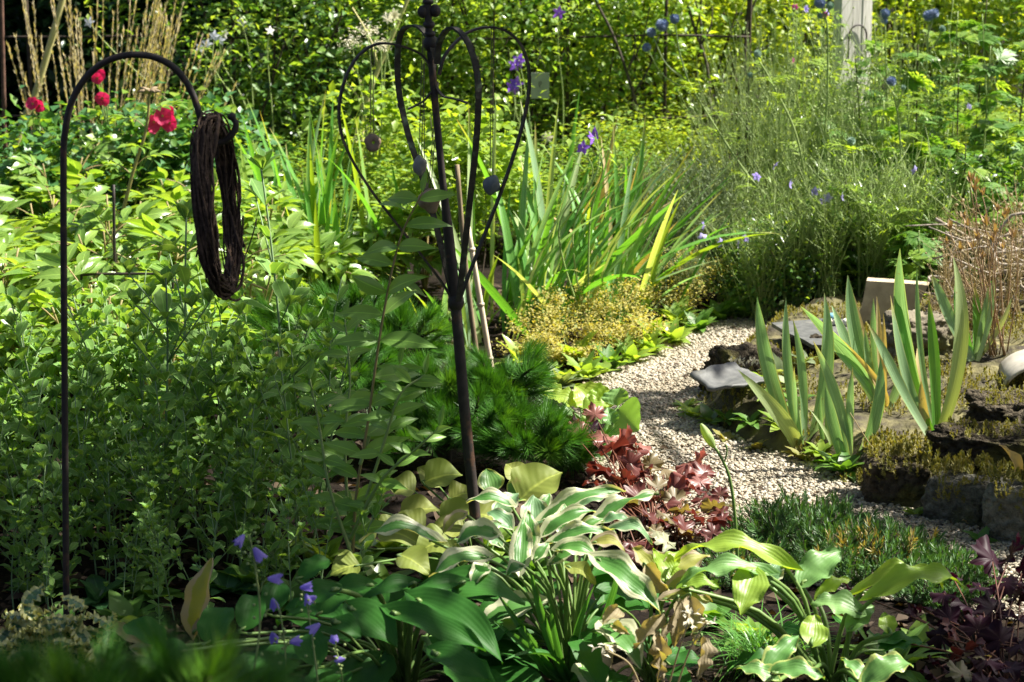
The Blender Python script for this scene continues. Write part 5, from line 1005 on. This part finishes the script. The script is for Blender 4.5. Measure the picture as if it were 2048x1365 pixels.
thistle('globe thistle with two dark heads close behind the post', (1800, 520), 8.2, [(1780, 300), (1772, 120), (1770, 45)], [(1770, 28, 1, 0, .95), (1768, 42, .97, 0, .7)])
thistle('globe thistle with twin violet-blue heads among tall aconites', (1880, 520), 8.1, [(1850, 330), (1853, 150), (1858, 50)], [(1857, 32, 1, 0, 1.), (1868, 27, .96, 0, .9), (1885, 58, .8, 1, .8)])
thistle('globe thistle with pale green unripe heads leaning over wildflowers', (1640, 520), 7.4, [(1600, 300), (1545, 170), (1520, 125)], [(1515, 108, 1, 1, .85), (1500, 150, .88, 1, .6)])
thistle('globe thistle with one low whitish green head', (1722, 560), 6.9, [(1716, 440), (1706, 320), (1703, 295)], [(1703, 282, 1, 1, .8)], 5)
# aconites
PA = []
for k in range(5):
    g = MB()
    for a in (-1.15, -.55, 0, .55, 1.15):
        L = .075 * (1 - .18 * abs(a)) * rng.uniform(.9, 1.15); T = leaf(L, L * .34, 'lance', 4, 2, rng.uniform(.3, .9), .15); g.inst(T, R3([a], [rng.uniform(-.1, .2)], 0), [(0, 0, 0)], 1.)
        for s in (-1, 1): T2 = leaf(L * .45, L * .14, 'lance', 2, 2, .4, .1); g.inst(T2, R3([a + s * .45], [0.], 0), [np.array((math.cos(a), math.sin(a), 0)) * L * .42], 1.)
    g.tube([(-.05, 0, -.01), (-.02, 0, 0), (.005, 0, 0)], .001, 4, 0); PA.append(g)
PAm = [g.mesh('palmate_leaf', [M['mid']]) for g in PA]; PAl = [g.mesh('palmate_leaf', [M['climb']]) for g in PA]
for k, (px, d, H) in enumerate([(1720, 7.0, .5), (1760, 7.5, .7), (1800, 6.9, .42), (1830, 7.8, .9), (1870, 7.3, .62), (1900, 8.1, 1.), (1930, 7.1, .6), (1960, 7.7, .9), (1990, 7.2, .68), (2020, 7.9, 1.05), (2040, 7.0, .62), (1690, 7.6, .55), (1735, 8.1, .85), (1780, 8.3, .95), (1850, 6.7, .35), (2080, 7.4, .9), (1950, 6.85, .45), (1640, 7.9, .6), (1890, 6.8, .42), (2000, 6.9, .5), (1860, 8.4, 1.05), (1940, 8.3, 1.05), (1985, 8., 1.), (2030, 8.4, 1.1), (1915, 7.5, .8), (1820, 7.4, .72), (2055, 7.6, .95)]):
    x = at(px, 400, d)[0]; p = thing('aconite', 'tall leafy aconite with deeply cut palmate leaves behind the rockery', 'aconite', (x, d, 0), 'aconites behind the rockery'); e = rng.randn(2) * .06
    P = spline([(0, 0, -.01), (e[0] * .4, e[1] * .4, H * .5), (e[0], e[1], H)], 20); g = MB(); g.tube(P, np.linspace(.005, .002, 20), 6); g.obj('stem', M['twig'] if k % 3 == 0 else M['stem'], p)
    for q in range(int(13 + H * 16)): t = rng.uniform(.15, 1); o = put('leaf', (PAm if rng.rand() < .6 else PAl)[rng.randint(5)], p, P[int(t * 19)] + np.r_[rng.randn(2) * .03, 0], sc=rng.uniform(.95, 1.65) * (1.1 - .3 * t)); orient(o, rng.rand() * 6.28, rng.uniform(-.3, .4), rng.randn() * .3)
def tangle(n, H, spread, lm, sm, leafL=.035, nl=5, bud=.3):
    g = MB(); T = leaf(leafL, leafL * .14, 'lance', 2, 1, .5, 0)
    for k in range(n):
        h = H * rng.uniform(.6, 1.05); a = rng.rand() * 6.28; e = np.array((math.cos(a), math.sin(a))) * spread * rng.rand(); P = spline([np.r_[rng.randn(2) * .04, 0], np.r_[e * .45, h * .55], np.r_[e, h]], 10); g.tube(P, np.linspace(.0019, .0009, 10), 4, 1, rng.rand(), False)
        m = rng.randint(nl, nl * 2); i = rng.randint(1, 9, m); g.inst(T, R3(rng.rand(m) * 6.28, rng.uniform(.2, 1., m), 0), P[i], rng.uniform(.6, 1.5, m))
        for q in range(2):
            j = rng.randint(5, 9); f = P[j] + np.r_[rng.randn(2) * .05, h * .18]; g.tube([P[j], (P[j] + f) / 2 + rng.randn(3) * .005, f], (.0013, .0011, .0008), 4, 1, .5, False)
            if rng.rand() < bud: g.inst((ICO[0] * .006, ICO[1], ICO[2]), R3([0.], 0, 0), [f], rng.uniform(.7, 1.2), 1)
        if rng.rand() < bud: g.inst((ICO[0] * .007, ICO[1], ICO[2]), R3([0.], 0, 0), [P[-1]], rng.uniform(.7, 1.2), 1)
    return g.mesh('stalk_tangle', [M[lm], M[sm]])
TW = [tangle(34, .95, .32, 'lime', 'stem') for _ in range(3)]; TG = [tangle(70, .48, .2, 'grey', 'grey', .03, 8, .1) for _ in range(2)]; TS = [tangle(26, .4, .14, 'straw', 'straw', .02, 4, .25) for _ in range(2)]; TM = [tangle(56, .5, .24, 'climb', 'stem', .036, 10, .05) for _ in range(2)]
def wild(name, label, group, spots, meshes, cat, mat_stem=None):
    for px, d, s in spots:
        x = at(px, 400, d)[0]; p = thing(name, label, cat, (x, d, float(hgt(x, d))), group); o = put('stalk_tangle', meshes[rng.randint(len(meshes))], p, (0, 0, -.01), (0, 0, rng.rand() * 6.28), s); o['kind'] = 'stuff'
wild('wild_scabious', 'wiry scabious plant with seed knobs on long thin stalks past the path', 'wiry scabious before the weathered post', [(1480, 8.1, .85), (1560, 7.7, .9), (1620, 8.0, .95), (1680, 7.7, .85), (1540, 8.5, 1.), (1740, 8.2, .9), (1600, 7.3, .7), (1830, 8.5, .9), (1930, 8.6, .9), (1660, 8.6, 1.), (1450, 8.6, .8), (1500, 7.8, .9), (1700, 7.4, .85), (1580, 8.2, 1.05), (1780, 7.7, .9)], TW, 'scabious')
wild('catmint', 'hazy grey-green catmint clump beside the bend of the gravel path', 'catmint clumps by the path bend', [(1350, 7.9, .95), (1400, 7.4, .9), (1450, 7.7, 1.), (1330, 7.3, .7), (1290, 8.2, .9), (1410, 8.3, 1.), (1470, 7.2, .8), (1380, 6.95, .6)], TG, 'catmint')
wild('seed_stalks', 'straw-coloured dry seed stalks rising from the rockery by the branch heap', 'dry seed stalks on the rockery', [(1960, 5.95, .75), (1900, 6.1, .7), (2030, 6.0, .8), (1990, 6.3, .9), (2060, 6.3, 1.), (1930, 6.4, .8), (1885, 5.85, .45), (1975, 5.75, .5)], TS, 'dry plant')
wild('leafy_catmint', 'mid-green twiggy clump with small bell flowers overhanging the slate', 'twiggy bell-flower clumps', [(1530, 6.85, .75), (1600, 6.9, .9), (1480, 7.1, .7), (1660, 6.85, .8), (1570, 7.3, 1.), (1700, 7.0, .95), (1500, 7.5, .9), (1640, 7.3, 1.1), (1760, 6.9, .9), (1820, 7.1, 1.), (1880, 6.95, .9)], TM, 'plant')
SH = []
for _ in range(2):
    g = MB(); n = 16; g.inst(leaf(.028, .008, 'obovate', 2, 1, -.2, .2), R3(rng.rand(n) * 6.28, rng.uniform(.8, 1.5, n), 0), np.zeros((n, 3)), rng.uniform(.7, 1.2, n)); SH.append(g.mesh('seed_head', M['rust_seed']))
c = on_bed(1985, 690, .2); sd = thing('dry_seed_plant', 'dried plant with rusty brown tufted seed heads before the branch heap', 'dry plant', c)
for px, py in [(1940, 368), (1952, 372), (1965, 392), (1948, 388), (1928, 442), (1935, 455), (1995, 425), (2008, 440), (2015, 432), (1990, 470), (1985, 485), (1955, 482), (1945, 500), (1900, 462), (1893, 490), (2025, 480), (1920, 505), (1972, 455), (2005, 500), (1965, 520)]:
    T = at(px, py, c[1] + rng.uniform(-.1, .1)); g = MB(); g.tube(spline([rng.randn(3) * (.03, .03, 0), (T - c) * (.5, .5, .55) + rng.randn(3) * .015, T - c], 10), np.linspace(.0022, .0012, 10), 5); s = g.obj('stalk', M['rust_seed'], sd); put('seed_head', SH[rng.randint(2)], s, T - c, (0, 0, rng.rand() * 6), rng.uniform(.9, 1.3))
# dark bush and low plants
DB = [shrub_mesh('dark_bush', 3600, .033, OV, ['mid', 'climb', 'dark'], [.5, .15, .35], (.34, .3, .26)) for _ in range(2)]
for px, d, z, s, lb in [(1560, 7.0, .2, .75, 'glossy dark green bush overhanging the bend of the path'), (1700, 7.15, .22, .8, 'deep green bush behind the arched tile'), (1840, 7.2, .22, .8, 'dark leafy bush behind the limestone lump'), (1480, 7.7, .2, .65, 'shaded green bush beneath the leaning thistle stem'), (2000, 7.3, .3, 1., 'dark bush behind the heap of dry branches'), (2180, 7.0, .3, 1.1, 'dark bush past the end of the branch heap'), (2340, 6.6, .26, 1.1, 'dark bush farthest along the rockery back')]:
    shrub('low_bush', lb, at(px, 500, d)[:2], z * s, (.3, .26, .24), DB[rng.randint(2)], 'bush', None, 5, .006, s)
for px, d, z, s, ms, lb in [(740, 7.7, .22, .75, CL, 'low sunlit bush under the outer heart loop'), (1000, 8.2, .24, .8, CL, 'low bush beneath the violet clematis'), (1200, 8.4, .25, .8, CL, 'low leafy bush under the brown patch of trellis'), (1300, 8.9, .3, .8, CY, 'low golden bush at the foot of trellis'), (520, 8.2, .24, .8, CL, 'low leafy bush behind flag irises by the wreath'), (850, 8.6, .3, .8, CY, 'low golden bush behind the iron heart'), (1780, 9.2, .3, .8, CL, 'low bush at the foot of the weathered post'), (2020, 9., .32, .8, CY, 'low golden bush behind the aconites'), (1700, 8.8, .4, 1.1, CL, 'leafy bush hiding the foot of the weathered post'), (2200, 8.6, .34, 1.1, CL, 'broad low bush beyond the aconites'), (1900, 9.4, .32, .8, CL, 'low green bush behind tall aconites')]:
    shrub('border_bush', lb, at(px, 350, d)[:2], z, (.4, .3, .25), ms[rng.randint(2)], 'bush', None, 5, .006, (s * .75, s * .8, s * .36))
bl = thing('bellflower', 'bellflower with small lavender bells at the bend of the path', 'bellflower', at(1560, 600, 6.85) * (1, 1, 0))
for px, py in [(1515, 352), (1548, 330), (1578, 368), (1628, 382), (1648, 402), (1655, 396), (1682, 394), (1410, 452), (1406, 474), (1444, 486), (1474, 488), (1495, 476), (1832, 342)]:
    T = at(px, py, 6.85) - np.array(bl.location); g = MB(); g.tube(spline([np.r_[T[0] * .55, 0, 0], T * (.8, 1, .6), T], 10), .0012, 4); g.obj('stalk', M['stem'], bl); star(.021, 5, 'lav', bl, T, R3(rng.rand() * 6.28, rng.uniform(-.6, .3), 0), wd=.7, bend=-.7)
# lady's mantle froth at the path
c = gr(1165, 735); am = thing('lady_mantle', "lady's mantle with frothy yellow flowers edging the gravel", 'plant', c)
for px, py, d, rx, rz in [(1115, 610, 6.5, .085, .06), (1090, 660, 6.3, .09, .06), (1140, 700, 6.15, .07, .04), (1185, 610, 6.6, .08, .05), (1245, 620, 6.45, .1, .075), (1190, 680, 6.25, .075, .06), (1255, 660, 6.35, .07, .05), (1060, 690, 6.2, .06, .04), (1270, 590, 6.7, .06, .04), (1350, 590, 6.9, .09, .06), (1400, 560, 7., .09, .06), (1370, 530, 7.1, .08, .05)]:
    T = at(px, py, d) - c; n = 900; q = rng.randn(n, 3); cl = rng.randn(16, 3) * .55; q = (cl[rng.randint(16, size=n)] + q * .28) * (rx, rx * .8, rz); g = MB(); g.inst(RD[0], R3(rng.rand(n) * 6.28, rng.randn(n) * .6, 0), q + T, .0098 * rng.uniform(.7, 1.3, n))
    for k in range(6): e = T + rng.randn(3) * (rx * .4, rx * .4, rz * .3); g.tube(spline([(T * (.6, .8, 0)), T * (.9, .95, .5), e], 8), .0013, 4, 1)
    o = g.obj('flower_spray', [M['alch'], M['stem']], am, stuff=True)
for px, py, r, d in [(1160, 730, 32, 6.05), (1200, 735, 28, 6.0), (1240, 725, 26, 6.1), (1100, 735, 30, 6.0), (1130, 750, 28, 5.95), (1290, 705, 28, 6.3), (1070, 740, 26, 6.0), (1180, 755, 24, 5.9)]:
    V, F, uv = lobed(r * mpp(d), 9, .16, .04, .08, 4, 48, rng.rand() * 6, 2.9, -.25); P = at(px, py, d); child_leaf(am, (V @ R3(-1.57 + rng.randn() * .6, rng.uniform(-.2, .3), 0).T + P, F, uv), 'climb', stalk=[P * (1, 1, 0), P * (1, 1, .5), P], sr=.0015)
def rosette(name, label, c, n, L, W, mat, kind='ovate', el=(.2, .9), group=None, cat='plant'):
    p = thing(name, label, cat, c, group)
    for k in range(n):
        l = L * rng.uniform(.7, 1.2); T = leaf(l, l * W, kind, 6, 4, rng.uniform(.4, 1.1), .2, l * .03, 3, seed=k); R_ = R3(k * 2.4 + rng.rand() * .6, rng.uniform(*el), rng.randn() * .2); g = MB(); g.raw(T[0] @ R_.T + (0, 0, .004), T[1], T[2], rng.rand()); g.obj('leaf', M[mat], p)
for px, py, L, m_ in [(1170, 765, .1, 'climb'), (1220, 745, .1, 'mid'), (1120, 780, .1, 'grey'), (1260, 730, .1, 'climb'), (1300, 712, .09, 'climb'), (1345, 690, .1, 'climb'), (1400, 665, .1, 'mid'), (1080, 770, .1, 'climb'), (1440, 645, .11, 'mid'), (1300, 680, .12, 'lime'), (1350, 655, .12, 'climb'), (1230, 700, .12, 'mid'), (1480, 640, .1, 'mid'), (1150, 735, .12, 'lime'), (1040, 740, .12, 'climb')]:
    rosette('verge_weed', 'leafy green weed rosette on the far verge of the gravel', gr(px, py), 14, L, .42, m_, 'ovate', (.5, 1.4), 'weeds along the far verge')
for px, py, L, m_ in [(1385, 838, .05, 'lime'), (1420, 850, .05, 'climb'), (1455, 862, .045, 'mid'), (1500, 880, .05, 'mid'), (1535, 870, .05, 'climb'), (1560, 900, .055, 'lime'), (1585, 890, .05, 'mid'), (1640, 930, .05, 'lime'), (1665, 945, .05, 'mid'), (1480, 840, .05, 'mid'), (1530, 840, .05, 'climb'), (1580, 850, .05, 'grey'), (1690, 960, .06, 'mid'), (1510, 905, .04, 'sedum'), (1450, 885, .04, 'sedum'), (1600, 925, .04, 'sedum'), (1770, 1010, .035, 'sedum'), (1830, 1035, .03, 'climb'), (1960, 1090, .035, 'mid'), (1370, 820, .04, 'climb'), (1550, 820, .05, 'grey'), (1600, 800, .05, 'grey')]:
    p0 = gr(px, py); p0[2] = float(hgt(p0[0], p0[1])); rosette('rockery_weed', 'small green weed growing at the foot of the rockery', p0, 10, L * 1.3, .5, m_, 'ovate', (.1, 1.1), 'small weeds at the rockery foot')
for px, py, L, m_ in [(720, 1150, .09, 'mid'), (650, 1130, .08, 'climb'), (560, 1140, .08, 'mid'), (600, 1110, .08, 'climb'), (500, 1180, .09, 'mid'), (450, 1190, .09, 'rose'), (300, 1200, .09, 'mid'), (200, 1210, .09, 'rose'), (90, 1200, .09, 'mid'), (760, 1190, .09, 'climb'), (700, 1220, .1, 'mid'), (870, 1180, .1, 'mid'), (600, 1220, .09, 'mid'), (1000, 1100, .09, 'climb'), (1420, 1250, .08, 'mid'), (1500, 1280, .07, 'climb'), (1830, 1300, .07, 'climb'), (1060, 1150, .09, 'mid'), (780, 1110, .08, 'climb'), (250, 1260, .09, 'mid'), (120, 1290, .09, 'mid')]:
    rosette('shade_weed', 'soft green ground plant in the shade under the taller plants', gr(px, py), 14, L, .55, m_, 'ovate', (.2, 1.2), 'ground plants in the shade')
rosette('peony_seedling', 'small plant with a fan of pointed bright green leaflets beside purple heuchera', gr(1790, 1355), 16, .13, .22, 'lance', 'lance', (.3, 1.)) if False else rosette('young_seedling', 'small plant with a fan of pointed bright green leaflets beside purple heuchera', gr(1785, 1350), 16, .15, .2, 'lance', 'lance', (.5, 1.2))
g = MB(); n = 240; T = leaf(1, .016, 'grass', 6, 1, 1.5, 0); p = thing('sedge_tuft', 'fine dark green sedge tuft among the lime hosta stalks', 'sedge', gr(1530, 1330)); g.inst(T, R3(rng.rand(n) * 6.28, rng.uniform(.7, 1.5, n), 0), np.c_[rng.randn(n, 2) * .03, np.zeros(n)], rng.uniform(.1, .2, n)); g.obj('blade', M['sword'], p, stuff=True)
# sedum and moss on the rockery
ST = []
for _ in range(3):
    g = MB(); n = 26; t = rng.rand(n); g.inst(leaf(.008, .0034, 'obovate', 2, 1, -.3, .2), R3(rng.rand(n) * 6.28, .2 + t, 0), np.stack([0 * t, 0 * t, t * .018], -1), rng.uniform(.7, 1.2, n)); ST.append(g)
g = MB(); Pq = np.stack([rng.uniform(.5, 2.4, 13000), rng.uniform(4.2, 6.6, 13000)], -1); D = edge_dist(Pq[:, 0], Pq[:, 1]); nz = np.array([mnoise.noise(Vector((x * 5, y * 5, 0))) for x, y in Pq]); Pq = Pq[(D > .01) & (nz > -.02)]; nz = 0
for k in range(3):
    V = np.concatenate(ST[k].v); F = np.concatenate([f for f in ST[k].f]); uv = np.concatenate(ST[k].a)[:, :2]; q = Pq[k::3]; n = len(q); g.inst((V, F, uv), R3(rng.rand(n) * 6.28, rng.randn(n) * .2, 0), np.c_[q, hgt(q[:, 0], q[:, 1]) - .006], rng.uniform(.6, 1.4, n))
    for (px, py), zz, (w_, dd, h_) in (((1975, 905), .12, (.24, .15, .1)), ((2040, 835), .15, (.24, .18, .1))):
        n = 60; cc = on_bed(px, py, zz) + (0, 0, h_ * .88); g.inst((V, F, uv), R3(rng.rand(n) * 6.28, rng.randn(n) * .2, 0), cc + np.c_[rng.uniform(-.42, .42, n) * w_, rng.uniform(-.35, .42, n) * dd, -rng.rand(n) * .014], rng.uniform(.5, 1.1, n))
    for px, py, w_, dd, h_, rz_, mt, lb in est:
        n = 22; cc = gr(px, py) + (0, -.012, h_ * .86); g.inst((V, F, uv), R3(rng.rand(n) * 6.28, rng.randn(n) * .5, 0), cc + np.c_[rng.uniform(-.5, .5, n) * w_, rng.uniform(-.12, .1, n) * dd, -rng.rand(n) ** 2 * .05], rng.uniform(.5, 1.2, n))
        n = 34; cc = gr(px, py) + (0, .06, h_ * .93); g.inst((V, F, uv), R3(rng.rand(n) * 6.28, rng.randn(n) * .2, 0), cc + np.c_[rng.uniform(-.5, .5, n) * w_, rng.uniform(-.25, .6, n) * dd, -rng.rand(n) * .012], rng.uniform(.7, 1.8, n))
o = g.obj('sedum_mat', M['sedum'], stuff=True); tag(o, 'yellow-green stonecrop matting the rockery between stones', 'stonecrop')
p = thing('houseleek', 'pale cream succulent tuft sitting on the dished slate', 'succulent', gr(1492, 733, .115))
for k in range(46):
    T = leaf(.014, .007, 'obovate', 3, 2, -.6, .3); R_ = R3(k * 2.4, .3 + .02 * k, 0); g = MB(); r = .055 * math.sqrt(rng.rand()); a = rng.rand() * 6.28; g.raw(T[0] @ R_.T + (r * math.cos(a), r * math.sin(a) * .6, .004 + rng.rand() * .012), T[1], T[2], rng.rand()); g.obj('leaf', M['cream'], p)
for px, py, tx, ty, L, lb in [(1735, 935, 1752, 968, .07, 'curled pink-tan dead leaf at the rockery foot'), (2040, 950, 2010, 905, .09, 'yellowed leaf blade lying on the edging stones'), (1945, 1052, 1925, 1040, .03, 'tiny brown fallen leaf on gravel below the stones')]:
    B = gr(px, py, .005 if px < 2000 else .15); T = B + nrm(at(tx, ty, B[1]) - at(px, py, B[1])) * L; t = thing('fallen_leaf', lb, 'leaf', B); child_leaf(t, leaf_between(B, T, L * .35, 'lance', (.2, -1, .4), .1, .5, .004, nv=8, nu=4, twist=1.5), 'dry', 'blade')
c = gr(1810, 985); t = thing('dry_twig', 'long thin straw-coloured twig leaning against the short iris', 'twig', c); g = MB(); g.tube(spline([np.zeros(3), at(1760, 920, c[1] - .05) - c, at(1700, 826, c[1] - .05) - c], 14), np.linspace(.0022, .001, 14), 5); g.obj('shaft', M['straw'], t)

g = MB(); n = 5200; q = np.stack([rng.uniform(-1.6, 1.5, n), rng.uniform(3.0, 7.5, n)], -1); lx = np.interp(q[:, 1], PL[::-1, 1], PL[::-1, 0]); q = q[(q[:, 0] < lx - .02) | (q[:, 1] < 3.9)]; n = len(q)
g.inst(leaf(.045, .022, 'ovate', 3, 2, .9, .5), R3(rng.rand(n) * 6.28, rng.randn(n) * .25, rng.randn(n) * .5), np.c_[q, .004 + .008 * rng.rand(n)], rng.uniform(.4, 1.3, n)); n = 260; q = scatter_quad(PL[VIS], PR[VIS], n); g.inst(leaf(.022, .009, 'ovate', 3, 2, .9, .5), R3(rng.rand(n) * 6.28, rng.randn(n) * .25, rng.randn(n) * .5), np.c_[q, np.full(n, .013)], rng.uniform(.4, 1.5, n))
o = tag(g.obj('leaf_litter', M['litter'], stuff=True), 'brown dead leaf litter scattered on the dark soil', 'leaf litter')
# ------------------------------------------------------------------ holly, campanulas in the near corner
def holly(seed):
    v = np.linspace(0, 1, 17); u = np.linspace(-1, 1, 5); U, Vv = np.meshgrid(u, v); w = np.sin(math.pi * v ** .8) ** .8 * (.62 + .38 * np.abs(np.sin(v * math.pi * 4)) ** .6) * .012; X = Vv * .036; Y = U * w[:, None]; Zz = .004 * np.abs(U) ** 1.5 + .004 * np.cos(v * math.pi * 8)[:, None] * U ** 2 - .006 * Vv ** 2
    g = MB(); g.raw(np.stack([X, Y, Zz], -1), grid_faces(16, 4), np.stack([U, Vv], -1).reshape(-1, 2)); return g.mesh('leaf', M['holly'])
M['holly'] = leaf_mat('variegated_holly_leaf', (.05, .13, .05), (.07, .16, .07), .2, .3, margin=(.5, .5, .2), m0=.5, spec=.7)
HO = [holly(k) for k in range(2)]; c = gr(90, 1400) * (1, 1, 0); c[1] = 3.3; c[0] = at(90, 1290, 3.3)[0]; hp = thing('holly_bush', 'variegated holly with spiny cream-edged leaves below the hook', 'holly', c)
for s in range(22):
    T = at(rng.uniform(-20, 235), rng.uniform(1215, 1330), 3.3 + rng.uniform(-.08, .1)) - c; P = spline([rng.randn(3) * (.03, .03, 0), T * (.5, .5, .6), T], 10); g = MB(); g.tube(P, np.linspace(.003, .0015, 10), 5); g.obj('twig', M['stem'], hp)
    for q in range(9): o = put('leaf', HO[q % 2], hp, P[9 - q // 2], sc=rng.uniform(1.1, 1.6)); orient(o, rng.rand() * 6.28, rng.uniform(-.1, .7), rng.randn() * .4)
def bell(r, mat):
    a, v = np.meshgrid(np.linspace(0, 6.2832, 21), np.linspace(0, 1, 6), indexing='ij'); R_ = r * (.25 + .75 * v ** .8) * (1 + .12 * v * np.cos(5 * a)); L = r * 2.2 * (v + .16 * v ** 3 * np.cos(5 * a)); g = MB(); g.raw(np.stack([R_ * np.cos(a), R_ * np.sin(a), -L], -1), grid_faces(20, 5), np.stack([v, a], -1).reshape(-1, 2)); return g.mesh('bell', mat)
BL = bell(.0105, M['bellp']) if 'bellp' in M else None
M['bellp'] = leaf_mat('bell_petal', (.26, .2, .62), (.34, .27, .7), .45, .5, tcol=(1.1, 1, 1.2)); BL = bell(.0105, M['bellp'])
for k, (pts, fl, lb) in enumerate([([(500, 1420), (520, 1250), (510, 1130), (498, 1070)], [(488, 1082), (508, 1108), (536, 1170)], 'harebell with two drooping violet bells before the withered leaf'), ([(575, 1420), (570, 1300), (560, 1220)], [(545, 1210), (545, 1278), (580, 1297)], 'harebell with pale violet bells low in the near bed'), ([(640, 1420), (625, 1280), (610, 1190)], [(600, 1188), (632, 1206), (612, 1200), (640, 1260)], 'harebell with clustered deep violet bells on seedy stalk'), ([(690, 1420), (680, 1330), (668, 1290)], [(672, 1297), (690, 1330)], 'short harebell with a single violet bell by the dark hosta')]):
    d = 2.95 + .06 * k; b = at(*pts[0], d) * (1, 1, 0); p = thing('harebell', lb, 'harebell', b); P = spline([b] + [at(x, y, d) for x, y in pts], 24); g = MB(); g.tube(P - b, np.linspace(.0022, .001, 24), 5); g.obj('stem', M['stem'], p)
    for px, py in fl:
        T = at(px, py - 12, d) - b; i = np.argmin(np.linalg.norm(P - b - T, axis=1)); g = MB(); g.tube(spline([P[max(i - 2, 0)] - b, (P[max(i - 2, 0)] - b + T) / 2 + (0, 0, .008), T], 8), .0009, 4); s = g.obj('pedicel', M['stem'], p); put('bell', BL, s, T, (rng.randn() * .6, rng.randn() * .8, rng.rand() * 6), rng.uniform(.65, .95))
    for q in range(16): i = rng.randint(8, 24); g = MB(); g.raw(ICO[0] * .003 + P[i] - b + rng.randn(3) * .008, ICO[1]); g.obj('seed_capsule', M['stem'], p)
c = gr(1225, 1375); ds = thing('dry_flower_stem', 'two bleached dry flower stems with papery heads below the cream-edged hosta', 'dry stem', c)
for pts in [[(1330, 1400), (1355, 1310), (1380, 1235)], [(1345, 1400), (1380, 1300), (1412, 1245)], [(1290, 1400), (1260, 1330), (1210, 1300)]]:
    P = spline([at(x, y, 3.25) for x, y in pts], 14); P = np.vstack([[P[0] * (1, 1, 0)], P]); g = MB(); g.tube(P - c, .0016, 5); s = g.obj('stalk', M['straw'], ds); n = 14; g = MB(); g.inst(leaf(.014, .008, 'ovate', 2, 2, .6, .3), R3(rng.rand(n) * 6.28, rng.randn(n) * .7, 0), P[-1] - c + rng.randn(n, 3) * .007, 1.); g.obj('papery_head', M['cream'], s)

# ------------------------------------------------------------------ the garden tree whose crown shades the near bed
tb = np.array((2.7, 2.3, 0)); tr_ = thing('garden_tree', 'spreading garden tree whose leafy limbs shade the near bed', 'tree', tb)
g = MB(); P = spline([(0, 0, -.1), (-.02, .04, .6), (.03, .02, 1.4), (-.05, .06, 2.1), (-.25, .12, 2.7)], 24); g.tube(P, np.linspace(.15, .09, 24), 12); g.obj('trunk', M['bark'], tr_)
CRN = [(x + .5 - 2.7, y - .34 - 2.3, z, rx, ry, .28, n) for x, y, z, rx, ry, n in [(0., 4.75, 2.8, .5, .4, 420), (.3, 5.05, 2.75, .4, .3, 300), (.65, 4.75, 2.7, .42, .35, 480), (.95, 5.3, 2.8, .35, .3, 420), (.45, 4.2, 2.7, .45, .35, 520), (.8, 4.2, 2.65, .33, .35, 520), (.5, 2.7, 2.6, .5, .4, 700), (.6, 2.35, 2.55, .4, .3, 260), (2.1, 6.45, 3., .38, .16, 260), (2.35, 4.34, 2.75, .26, .25, 330), (2.75, 5.3, 3., .35, .3, 300), (.9, 3., 2.6, .4, .4, 600), (.7, 3.65, 2.7, .5, .4, 800), (1.05, 4.95, 2.75, .3, .3, 380), (0., 4.1, 2.85, .5, .35, 480), (1.2, 3.5, 2.7, .4, .35, 500), (2.2, 2.6, 3., .5, .45, 600), (2.6, 2.2, 3.1, .55, .55, 800), (1.6, 2.6, 2.9, .5, .5, 600)]]
TL = leaf(.085, .05, 'ovate', 2, 2, .5, .3)
for x, y, z, rx, ry, rz, n in CRN:
    e = np.array((x, y, z)); b = P[rng.randint(14, 23)]; g = MB(); Q = spline([b, b * .55 + e * .45 + (0, 0, .12), e], 16); g.tube(Q, np.linspace(.04, .01, 16), 8); l = g.obj('limb', M['bark'], tr_)
    q = rng.randn(n, 3); q /= np.linalg.norm(q, axis=1)[:, None]; q *= rng.rand(n, 1) ** .4; g = MB(); g.inst(TL, R3(rng.rand(n) * 6.28, rng.randn(n) * .5 - .1, rng.randn(n) * .5), q * (rx, ry, rz) + e, rng.uniform(.7, 1.25, n)); g.obj('foliage', M['climb'], l, stuff=True)
